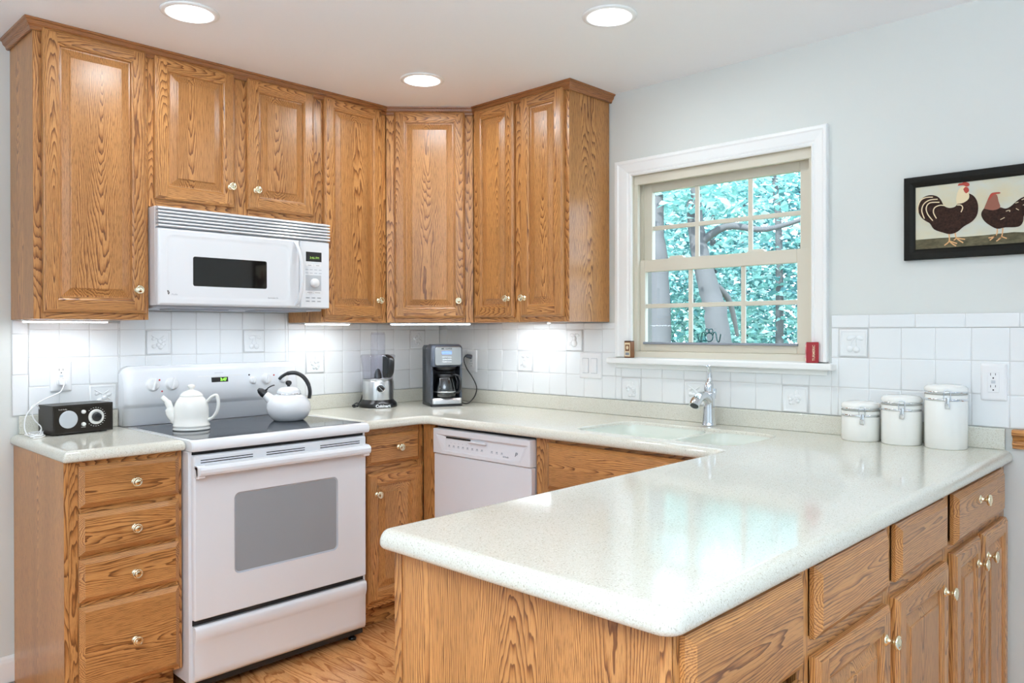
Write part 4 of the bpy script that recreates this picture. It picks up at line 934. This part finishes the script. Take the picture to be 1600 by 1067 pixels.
b = MB(); b.tube(smooth_path([(-.040, 0, .178), (-.028, 0, .190), (-.004, 0, .203), (.030, 0, .205), (.060, 0, .190), (.082, 0, .160), (.091, 0, .125), (.088, 0, .094)], 6), [(.010, .007)] * 12 + [(.013, .009)] * 20 + [(.015, .008)] * 11, 'black', 14); b.build('handle', t)
# food processor
t = thing('food_processor', 'stainless food processor with a clear bowl and feed tube, left of the coffee maker', 'food processor', (-.528, -.129, ZC + .0002), -.42 - .2)
b = MB(); b.lathe([(.001, 0), (.094, 0), (.0965, .003), (.0965, .016), (.094, .022), (.083, .033), (.0785, .038), (.0775, .0395), (.001, .0395)], 'black', seg=44); bs = b.build('base', t)
b = MB(); b.lathe([(.0785, .0390), (.0785, .132), (.0765, .137), (.001, .137)], 'steel', seg=44); mb_ = b.build('motor_housing', t)
b = MB(); b.lathe([(.0225, 0), (.0225, .004), (.0215, .005), (.018, .005)], 'chrome', (.012, -.0775, .098), '-y', 28); b.lathe([(.0185, .003), (.0165, .014), (.0001, .0145)], 'black', (.012, -.0775, .098), '-y', 24); b.X = Matrix.Translation((.012, -.093, .098)) @ Matrix.Rotation(.8, 4, 'Y'); b.box((-.0155, -.004, -.003), (.0155, .001, .003), 'black', None, .001); b.box((-.0150, -.0047, -.0008), (.0150, -.003, .0008), 'grille'); b.build('dial', mb_)
lettering('maker_text', 'Cuisinart', .0205, (.024, -.0960, .0105), bs, 'white', bold=.0006, extrude=.0014, rot=(PI / 2, 0, .25))
b = MB(); b.lathe([(.076, .141), (.077, .16), (.079, .20), (.084, .232), (.0855, .25)], 'bowl_plastic', seg=44); bw = b.build('bowl', t)
b = MB(); b.lathe([(.074, .1372), (.0765, .1385), (.0765, .1425), (.074, .1435)], 'steel', seg=44); b.lathe([(.001, .145), (.02, .145), (.018, .165), (.010, .19), (.001, .195)], 'black', seg=18); b.tube(smooth_path([(.06, .01, .155), (.03, .0, .153), (0, 0, .160), (-.03, 0, .153), (-.06, -.01, .155)], 5), [(.008, .0015)] * 21, 'steel', 8); b.build('blade', t)
b = MB(); b.lathe([(.0875, .250), (.0875, .262), (.082, .2665), (.035, .268), (.034, .268)], 'bowl_plastic', seg=44); li = b.build('lid', t)
b = MB(); b.lathe([(.0375, .150), (.0365, .268), (.0365, .372)], 'bowl_plastic', (.0, -.022, 0), seg=30); b.build('feed_tube', li)
b = MB(); b.lathe([(.001, .380), (.033, .380), (.0345, .372), (.031, .370)], 'bowl_plastic', (.0, -.022, 0), seg=24); b.build('pusher', li)
hx, hy = .052, -.074
b = MB(); b.tube(smooth_path([(hx - .008, hy + .012, .262), (hx + .002, hy - .006, .258), (hx + .012, hy - .030, .246), (hx + .013, hy - .034, .215), (hx + .010, hy - .030, .180), (hx + .002, hy - .010, .160), (hx - .006, hy + .010, .158)], 5), [(.0165, .007)] * 31, 'black', 12); b.box((hx - .03, hy - .004, .152), (hx + .004, hy + .022, .262), 'black', None, .004, 2); b.build('handle', bw)
b = MB(); b.tube(smooth_path([(-.078, .02, .060), (-.086, .010, .035), (-.103, -.012, .012), (-.125, -.03, .006), (-.118, -.05, .004), (-.100, -.045, .012), (-.106, -.02, .022), (-.128, -.022, .010), (-.120, -.044, .014), (-.100, -.035, .005)], 5), .0032, 'black', 8); b.build('power_cord', t)
# coffee maker
t = thing('coffee_maker', 'black and silver drip coffee maker in the counter corner', 'coffee maker', (-.240, -.296, ZC + .0002), math.radians(244 + 90 - 360))
CW, CD = .166, .205; x0, x1 = -CW / 2, CW / 2; yF, yB = -CD / 2, CD / 2
def rq(x0, x1, y0, y1, r, z, n=5): return [(x, y, z) for x, y in outline([(x0, y0, r), (x1, y0, r), (x1, y1, r), (x0, y1, r)], 0, n)]
b = MB(); b.rings([rq(x0 - .002, x1 + .002, yF - .004, yB, .02, z) for z in (0, .010)] + [rq(x0 + .002, x1 - .002, yF, yB - .003, .018, .013)], 'black', True, True, True, True); b.build('foot', t)
b = MB(); b.rings([rq(x0, x1, yF + .105, yB, .012, .0135), rq(x0, x1, yF + .105, yB, .012, .30), rq(x0 + .006, x1 - .006, yF + .105, yB - .01, .01, .312)], 'lead', True, True, False, True)
for s0, s1 in ((x0, x0 + .013), (x1 - .013, x1)): b.box((s0, yF + .012, .0135), (s1, yB - .02, .296), 'lead', None, .004, 2)
cb = b.build('tower', t)
b = MB(); b.rings([rq(x0, x1, yF - .002, yF + .106, .014, z) for z in (.205, .300)] + [rq(x0 + .004, x1 - .004, yF + .004, yF + .106, .014, .312), rq(x0 + .012, x1 - .012, yF + .018, yF + .106, .014, .318)], 'lead', True, True, True, True); hd = b.build('brew_head', t)
b = MB(); b.rings([rp(x0 + .018, x1 - .010, .211, .306, .012, yF + y, d) for d, y in ((0, -.002), (0, -.006), (.003, -.008))], 'steel', True, True, False, True); pn = b.build('control_panel', hd)
b = MB(); b.box((-.030, yF - .0095, .268), (.022, yF - .0075, .283), 'lcd', None, .0006)
for k in range(3):
    for s in (-1, 1): b.box((-.004 + s * .013 - .011, yF - .009, .226 + k * .012), (-.004 + s * .013 + .011, yF - .0075, .2315 + k * .012), 'grille', None, .0006)
b.build('display', pn); lettering('maker_text', 'MR. COFFEE', .0105, (-.004, yF - .0082, .2955), pn, 'slot', bold=.0002)
b = MB(); b.box((x0 + .013, yF + .09, .0135), (x1 - .013, yF + .104, .205), 'black', None, .001); b.lathe([(.062, .204), (.058, .190), (.04, .178), (.001, .177)], 'black', (0, yF + .050, 0), seg=30); b.build('filter_basket', t)
b = MB(); b.rings([rq(x0 + .004, x1 - .004, yF - .006, yF + .09, .016, .0135), rq(x0 + .004, x1 - .004, yF - .006, yF + .09, .016, .040), rq(x0 + .008, x1 - .008, yF - .002, yF + .088, .014, .043)], 'steel', True, True, False, True); b.lathe([(.058, .0432), (.058, .0455), (.001, .0455)], 'black', (0, yF + .043, 0), seg=32); b.build('warming_base', t)
tw = Matrix.Translation((-.240, -.296, ZC + .0002)) @ Matrix.Rotation(math.radians(244 + 90 - 360), 4, 'Z'); ti = tw.inverted()
b = MB(); pts = [(-.182, -.365, .945), (-.150, -.385, .934), (-.105, -.375, .945), (-.065, -.365, .975), (-.045, -.352, 1.015), (-.05, -.325, 1.065), (-.06, -.292, 1.11), (-.062, -.272, 1.15), (-.056, -.268, 1.172), (-.044, -.270, 1.178)]
b.tube([ti @ p for p in smooth_path(pts, 7)], .003, 'black', 8); cd = b.build('power_cord', t)
b = MB(); b.tube([ti @ Vector(p) for p in ((-.050, -.270, 1.1785), (-.040, -.272, 1.1785), (-.022, -.276, 1.175), (-.0155, -.278, 1.173))], [.006, .0105, .0125, .0125], 'lead', 12); b.build('plug', cd)
ca = thing('coffee_carafe', 'clear glass coffee carafe with a black handle inside the coffee maker', 'carafe', tw @ Vector((0, yF + .043, .0459)), math.radians(244 + 90 - 360))
b = MB(); b.lathe([(.001, .0), (.055, 0), (.060, .004), (.062, .012), (.060, .035), (.054, .070), (.046, .098), (.042, .108), (.0405, .107), (.0445, .097), (.0525, .07), (.0585, .035), (.060, .012), (.055, .003), (.001, .002)], 'carafe_glass', seg=40); gb_ = b.build('glass_bowl', ca)
b = MB(); b.lathe([(.0595, .0255), (.0618, .026), (.0618, .031), (.0595, .0315)], 'steel', seg=40); b.build('metal_band', gb_)
b = MB(); b.lathe([(.0425, .104), (.0450, .104), (.0455, .112), (.0425, .113)], 'black', seg=36); b.build('collar', gb_)
b = MB(); b.lathe([(.044, .111), (.045, .116), (.040, .121), (.001, .123)], 'black', seg=32); b.build('lid', ca)
b = MB(); hv = Vector((.72, -.69, 0)); H_ = lambda r, z: (hv.x * r, hv.y * r, z)
b.tube(smooth_path([H_(.040, .110), H_(.060, .116), H_(.080, .108), H_(.090, .085), H_(.090, .055), H_(.080, .030), H_(.063, .024)], 5), [(.0085, .006)] * 31, 'black', 12); b.tube(smooth_path([H_(.062, .110), H_(.071, .080), H_(.070, .045)], 5), [(.005, .004)] * 11, 'black', 10); b.build('handle', ca)

# canisters
def canister(y, h, label, lat):
    t = thing('canister', label, 'canister', (-.0905, y, ZC + .0002), 0, 'white ceramic canisters'); R = .0635; r2 = R - .001
    b = MB(); b.lathe([(.001, 0), (R - .003, 0), (R, .003), (R, h - .036), (r2, h - .0335), (r2, h - .031)], 'ceramic', seg=48); b.lathe([(r2 - .002, h - .031), (r2 - .002, h - .0205)], 'ceramic', seg=48); b.build('body', t)
    b = MB(); b.lathe([(R + .0003, h - .052), (R + .0012, h - .0515), (R + .0012, h - .0445), (R + .0003, h - .044)], 'chrome', seg=48); bd = b.build('clamp_band', t)
    b = MB(); b.lathe([(R - .002, h - .033), (R + .0008, h - .0322), (R + .0008, h - .0298), (R - .002, h - .029)], 'seal', seg=48); b.build('rubber_seal', t)
    b = MB(); b.lathe([(R - .002, h - .026), (R + .0008, h - .0255), (R + .001, h - .0215), (R - .001, h - .021)], 'chrome', seg=48); b.build('lid_ring', t)
    b = MB(); b.lathe([(R - .001, h - .0245), (R + .0004, h - .021), (R + .0014, h - .016), (R, h - .010), (R - .006, h - .0045), (R - .018, h - .0012), (.001, h)], 'ceramic', seg=48); b.build('lid', t)
    a = lat; u = Vector((math.cos(a), math.sin(a), 0)); v = Vector((-u.y, u.x, 0)); Q = lambda r, s, z: u * r + v * s + Vector((0, 0, z))
    b = MB(); wd = .0095
    b.tube([Q(R + .002, -wd, h - .050), Q(R + .005, -wd, h - .036), Q(R + .0055, -wd, h - .022), Q(R + .004, -wd * .85, h - .0165), Q(R + .003, 0, h - .0150), Q(R + .004, wd * .85, h - .0165), Q(R + .0055, wd, h - .022), Q(R + .005, wd, h - .036), Q(R + .002, wd, h - .050)], .0014, 'chrome', 8); b.build('wire_bail', bd)
    b = MB(); b.tube([Q(R + .0065, 0, h - .040), Q(R + .009, 0, h - .055), Q(R + .0085, 0, h - .068), Q(R + .006, 0, h - .0755)], [(.0055, .0012), (.0062, .0014), (.0078, .0014), (.0068, .0014)], 'chrome', 12); b.build('latch_lever', bd); return t
canister(-2.381, .137, 'smallest of the three white lidded canisters, nearest the window', PI * 1.13)
canister(-2.517, .166, 'medium white lidded canister, between the small and the tall one', PI * 1.10)
canister(-2.655, .209, 'tallest of the three white lidded canisters, under the wall outlet', PI * 1.10)

# spice tins on the sill
t = thing('spice_tin', 'small weathered brown tin at the left end of the window sill', 'tin', (-.020, -1.334, 1.1925), -PI / 2 - .1)
b = MB(); b.box((-.020, -.013, 0), (.020, .013, .074), 'rust', None, .003, 2); b.box((-.0195, -.0125, .0735), (.0195, .0125, .0765), 'black_matte', None, .001); b.build('body', t)
b = MB(); b.box((-.016, -.0136, .006), (.016, -.0128, .068), 'cream'); b.box((-.012, -.0140, .03), (.012, -.0134, .06), 'rust'); b.box((-.011, -.0141, .012), (.011, -.0134, .024), 'mid_grey'); b.sphere((0, -.0138, .046), (.008, .0006, .009), 'cream', 10, 6); b.build('label', t)
t = thing('spice_tin', 'small red spice tin at the right end of the window sill', 'tin', (-.024, -2.178, 1.1925), -PI / 2 + .52)
b = MB(); b.box((-.022, -.016, 0), (.022, .016, .076), 'red', None, .002, 2); b.box((-.0215, -.0155, .0755), (.0215, .0155, .0785), 'red', None, .001); b.build('body', t)
b = MB(); b.X = None; b.box((-.0226, -.014, .004), (-.0218, .014, .072), 'pink'); b.sphere((-.0226, 0, .040), (.0006, .011, .013), 'red', 12, 6); b.box((-.0231, -.011, .060), (-.0224, .011, .067), 'cream'); b.box((-.0231, -.011, .008), (-.0224, .011, .018), 'cream'); b.build('label', t)
lettering('tin_text', 'TURMERIC', .0125, (.004, -.0163, .038), t, 'cream', (PI / 2, -PI / 2, 0), extrude=.0003, bold=.0002)

# ------------------------------------------------------------------ rooster picture (local x = -world y)
PY0 = -2.502; t = thing('framed_picture', 'black framed folk painting of a rooster and a hen on the right wall', 'picture', (-.002, PY0, 1.5585), -PI / 2)
pw, ph, fw_ = .412, .287, .036
def paintmat(name, rgb, r2, sc_):
    m = mat(name, rgb, .7, 0, .15); n = NT(m); co = n.n('ShaderNodeTexCoord').outputs['Object']
    n.l(n.mix(n.ramp(n.noise(co, sc_, 4, .6), [(.35, (0, 0, 0, 1)), (.7, (1, 1, 1, 1))]), s2l(rgb), s2l(r2)), n.p.inputs['Base Color']); return m
M['p_sky'] = paintmat('painted_sky', (206, 208, 196), (214, 202, 168), (9, 9, 14)); M['p_ground'] = paintmat('painted_ground', (78, 72, 54), (112, 104, 80), (40, 40, 90))
M['p_dark'] = paintmat('painted_dark_feathers', (36, 22, 18), (66, 44, 34), (160, 160, 160)); M['p_cream'] = mat('painted_cream', (232, 212, 172), .6); M['p_red'] = mat('painted_red', (168, 58, 38), .6); M['p_tan'] = mat('painted_tan', (222, 170, 116), .6); M['p_brown'] = mat('painted_brown', (140, 82, 62), .6)
b = MB(); prof = [(0, 0), (0, -.016), (.003, -.020), (.020, -.020), (.030, -.016), (fw_, -.012), (fw_, 0)]
b.rings([[(d, y, d), (pw - d, y, d), (pw - d, y, ph - d), (d, y, ph - d)] for d, y in prof], 'frame_black', False); b.build('frame', t)
b = MB(); b.box((fw_ - .004, -.009, fw_ - .004), (pw - fw_ + .004, -.004, ph - fw_ + .004), 'p_sky'); pa = b.build('painting', t)
iw, ih = pw - 2 * fw_, ph - 2 * fw_
def uv(cx, cy_):
    u = (cx - 295) / 937; u = u * 1.0 + .06 * u * (1 - u) ; top = 325 - 115 * (cx - 295) / 937; bot = 895 - 47 * (cx - 295) / 937
    return fw_ + iw * u, fw_ + ih * (bot - cy_) / (bot - top)
def shape(b, pts, m, lay, close=True):
    P = smooth_path(list(pts) + [pts[0]], 3)[:-1] if close else [Vector(p) for p in pts]
    P = [(uv(p.x, p.y) if True else 0) for p in [Vector((q[0], q[1], 0)) for q in P]]
    b.poly([(x, -.009 - lay * .00025, z) for x, z in P], m)
def stroke(b, pts, wd, m, lay):
    P = smooth_path([(x, y, 0) for x, y in pts], 4); L, R = [], []
    for i, p in enumerate(P):
        d = (P[min(i + 1, len(P) - 1)] - P[max(i - 1, 0)]).normalized(); n = Vector((-d.y, d.x, 0)) * wd / 2
        for q, s in ((L, 1), (R, -1)): c = p + n * s; x, z = uv(c.x, c.y); q.append((x, -.009 - lay * .00025, z))
    n = len(P); b.add(L + R, [(i, i + 1, n + i + 1, n + i) for i in range(n - 1)], m)
V3 = lambda l: [(x, y, 0) for x, y in l]
b = MB(); b.keep = True; shape(b, V3([(290, 805), (500, 790), (700, 785), (900, 770), (1100, 750), (1236, 757), (1236, 852), (290, 900)]), 'p_ground', 1, False); b.build('painted_ground', pa)
b = MB()
for l in ([(572, 750), (575, 820), (535, 860)], [(575, 822), (605, 850), (632, 868)], [(575, 820), (640, 845)], [(622, 735), (635, 795), (690, 840)], [(635, 795), (612, 815)], [(635, 795), (705, 808)]): stroke(b, l, 11, 'p_tan', 3)
shape(b, V3([(735, 380), (775, 405), (803, 455), (812, 520), (800, 590), (760, 645), (695, 688), (640, 738), (580, 757), (520, 740), (450, 710), (415, 655), (380, 632), (345, 600), (318, 545), (320, 490), (340, 435), (380, 403), (430, 393), (480, 408), (510, 445), (530, 490), (570, 513), (620, 505), (650, 470), (700, 440)]), 'p_dark', 4)
shape(b, V3([(637, 478), (632, 430), (642, 375), (662, 330), (695, 312), (722, 322), (736, 375), (735, 430), (690, 468)]), 'p_cream', 5)
shape(b, V3([(645, 310), (655, 290), (680, 285), (700, 272), (738, 288), (738, 310), (715, 318), (690, 306)]), 'p_red', 6); shape(b, V3([(690, 342), (708, 320), (730, 330), (737, 358), (716, 380), (700, 366)]), 'p_red', 6)
for l in ([(318, 560), (316, 500), (340, 440), (385, 415), (440, 412)], [(370, 610), (348, 540), (362, 480), (410, 440), (480, 432)], [(440, 630), (398, 570), (385, 510), (415, 465), (495, 460)], [(470, 610), (445, 555), (455, 510), (500, 488), (545, 494)], [(640, 488), (672, 490), (686, 515), (672, 555)]): stroke(b, l, 9, 'p_cream', 6)
b.build('painted_rooster', pa)
b = MB()
for l in ([(966, 710), (955, 780), (895, 800)], [(955, 780), (905, 822)], [(1010, 710), (1000, 790), (958, 832)], [(1000, 790), (1042, 808)], [(1000, 790), (975, 815)]): stroke(b, l, 10, 'p_tan', 3)
shape(b, V3([(862, 520), (840, 555), (838, 595), (862, 642), (905, 682), (965, 717), (1030, 705), (1110, 705), (1152, 690), (1172, 650), (1178, 600), (1200, 555), (1216, 495), (1226, 420), (1205, 412), (1155, 432), (1110, 470), (1070, 510), (1030, 528), (985, 515), (930, 530)]), 'p_dark', 4)
shape(b, V3([(858, 525), (880, 465), (905, 405), (938, 388), (963, 402), (976, 460), (988, 518), (930, 542)]), 'p_brown', 5); shape(b, V3([(905, 402), (925, 380), (985, 374), (985, 388), (940, 396), (905, 440), (890, 446)]), 'p_red', 6)
for l in ([(1035, 553), (1065, 545), (1064, 560)], [(1115, 530), (1138, 545)], [(990, 632), (1025, 612)], [(1160, 450), (1180, 440)], [(1110, 480), (1135, 470)], [(1170, 500), (1195, 490)]): stroke(b, l, 6, 'p_cream', 6)
b.build('painted_hen', pa)

# ------------------------------------------------------------------ outside the window
b = MB(); b.box((.3, -30, -1.2), (45, 45, -1.0), 'ground'); struct(b.build('ground'))
def leaves(b, centres, n, size, r, mats):
    for k in range(n):
        c, s = r.choice(centres); d = Vector((r.gauss(0, 1), r.gauss(0, 1), r.gauss(0, .8))) * s * .55; p = Vector(c) + d
        q = Matrix.Translation(p) @ Matrix.Rotation(r.uniform(0, 6.28), 4, 'Z') @ Matrix.Rotation(r.uniform(-1.0, 1.0), 4, 'X') @ Matrix.Rotation(r.uniform(-.8, .8), 4, 'Y')
        z = size * r.uniform(.6, 1.3); w = z * .32
        b.X = q; b.add([(0, 0, 0), (z * .35, w, .01), (z, 0, -z * .12), (z * .35, -w, .01)], [(0, 1, 2), (0, 2, 3)], r.choice(mats)); b.X = None
def tree(label, base_, top, r0, cr, n, size, mats, seed, branches=(), group='trees outside the window', name='tree'):
    r = random.Random(seed); t = thing(name, label, 'tree', base_, 0, group); bz = Vector(base_); P = [Vector(p) - bz for p in ([base_] + list(top))]
    b = MB(); pp = smooth_path(P, 6); N = len(pp); b.tube([p + Vector((r.uniform(-.012, .012), r.uniform(-.012, .012), 0)) for p in pp], [r0 * (1 - .6 * i / N) for i in range(N)], 'bark', 14); b.build('trunk', t)
    for br in branches:
        b = MB(); q = smooth_path([Vector(p) - bz for p in br], 5); b.tube(q, [r0 * .35 * (1 - .7 * i / len(q)) for i in range(len(q))], 'bark', 8); b.build('branch', t)
    b = MB(); b.keep = True; leaves(b, [(Vector(c) - bz, s) for c, s in cr], n, size, r, mats); b.build('foliage', t)
def ray(u, v, x):  # a point out at distance x on the way the window is seen: u 0 left..1 right, v 0 sill..1 head
    y = CAM.y + (x - CAM.x) * (.682 - .244 * u); z = CAM.z + (x - CAM.x) * (-.0195 + .23 * v); return (x, y, z)
LM = ['leaf', 'leaf_pale', 'leaf']
a = ray(.34, -.1, 5.2)
tree('leaning pale-barked tree in the middle of the window view', (a[0], a[1] - .25, -1.0), [ray(.50, 0, 5.2), ray(.44, .33, 5.2), ray(.365, .62, 5.2), ray(.33, 1.0, 5.3), ray(.30, 1.5, 5.4)], .155, [(ray(.2, 1.1, 5.6), .7), (ray(.5, 1.15, 5.8), .8), (ray(.85, 1.1, 5.6), .7), (ray(.62, .85, 6.2), .5)], 900, .13, LM, 1, [[ray(.36, .62, 5.2), ray(.55, .72, 5.3), ray(.80, .68, 5.4), ray(1.1, .74, 5.5)], [ray(.42, .40, 5.2), ray(.56, .28, 5.5), ray(.62, .05, 5.7)]])
a = ray(.1, 0, 4.6)
tree('straight grey tree trunk at the left edge of the window view', (a[0], a[1], -1.0), [ray(.10, .3, 4.6), ray(.08, .7, 4.6), ray(.06, 1.3, 4.7)], .135, [(ray(.1, 1.0, 4.9), .45), (ray(.3, .95, 4.8), .4), (ray(.0, .7, 5.2), .4)], 420, .12, LM, 2)
k = 0
for u, x in ((.02, 7.5), (.45, 8.5), (.85, 7.8)):
    a = ray(u, 0, x); k += 1
    tree(['leafy young tree behind the left trunk outside the window', 'leafy young tree behind the leaning trunk outside the window', 'leafy young tree filling the right part of the window view'][k - 1], (a[0], a[1], -1.0), [ray(u + .02, .5, x), ray(u - .02, 1.2, x)], .07, [(ray(u + du, v, x + dx), .62) for du, v, dx in ((-.2, .1, 0), (.2, .15, .3), (-.1, .45, 0), (-.3, .5, .4), (-.3, .2, .3), (.05, .3, .2), (.25, .55, 0), (.05, .85, .3), (-.2, .95, 0), (.25, .95, .2))], 2600, .12, ['leaf', 'leaf_pale', 'leaf_deep', 'leaf'], 10 + k)
for u, x in ((.0, 12), (.33, 13), (.66, 12.5), (1.0, 13)):
    a = ray(u, 0, x); k += 1
    tree(['far tree at the left of the woods outside the window', 'far tree left of centre in the woods outside the window', 'far tree right of centre in the woods outside the window', 'far tree at the right of the woods outside the window'][k - 4], (a[0], a[1], -1.0), [ray(u, .5, x), ray(u, 1.3, x)], .10, [(ray(u + du, v, x + dx), 1.0) for du, v, dx in ((-.15, .0, 0), (.15, .1, .3), (0, .35, 0), (-.18, .5, .4), (.18, .6, 0), (.05, .85, .3), (-.1, 1.0, 0), (.15, -.25, .2), (-.1, -.3, .2)) + (((-.4, .1, 0), (-.45, .5, 0), (-.4, .9, 0), (-.7, .2, 0), (-.75, .6, 0), (-.7, 1.0, 0)) if u == 0 else ())], 4200 if u == 0 else 2600, .20, ['leaf_deep', 'leaf', 'leaf', 'leaf_deep'], 20 + k)
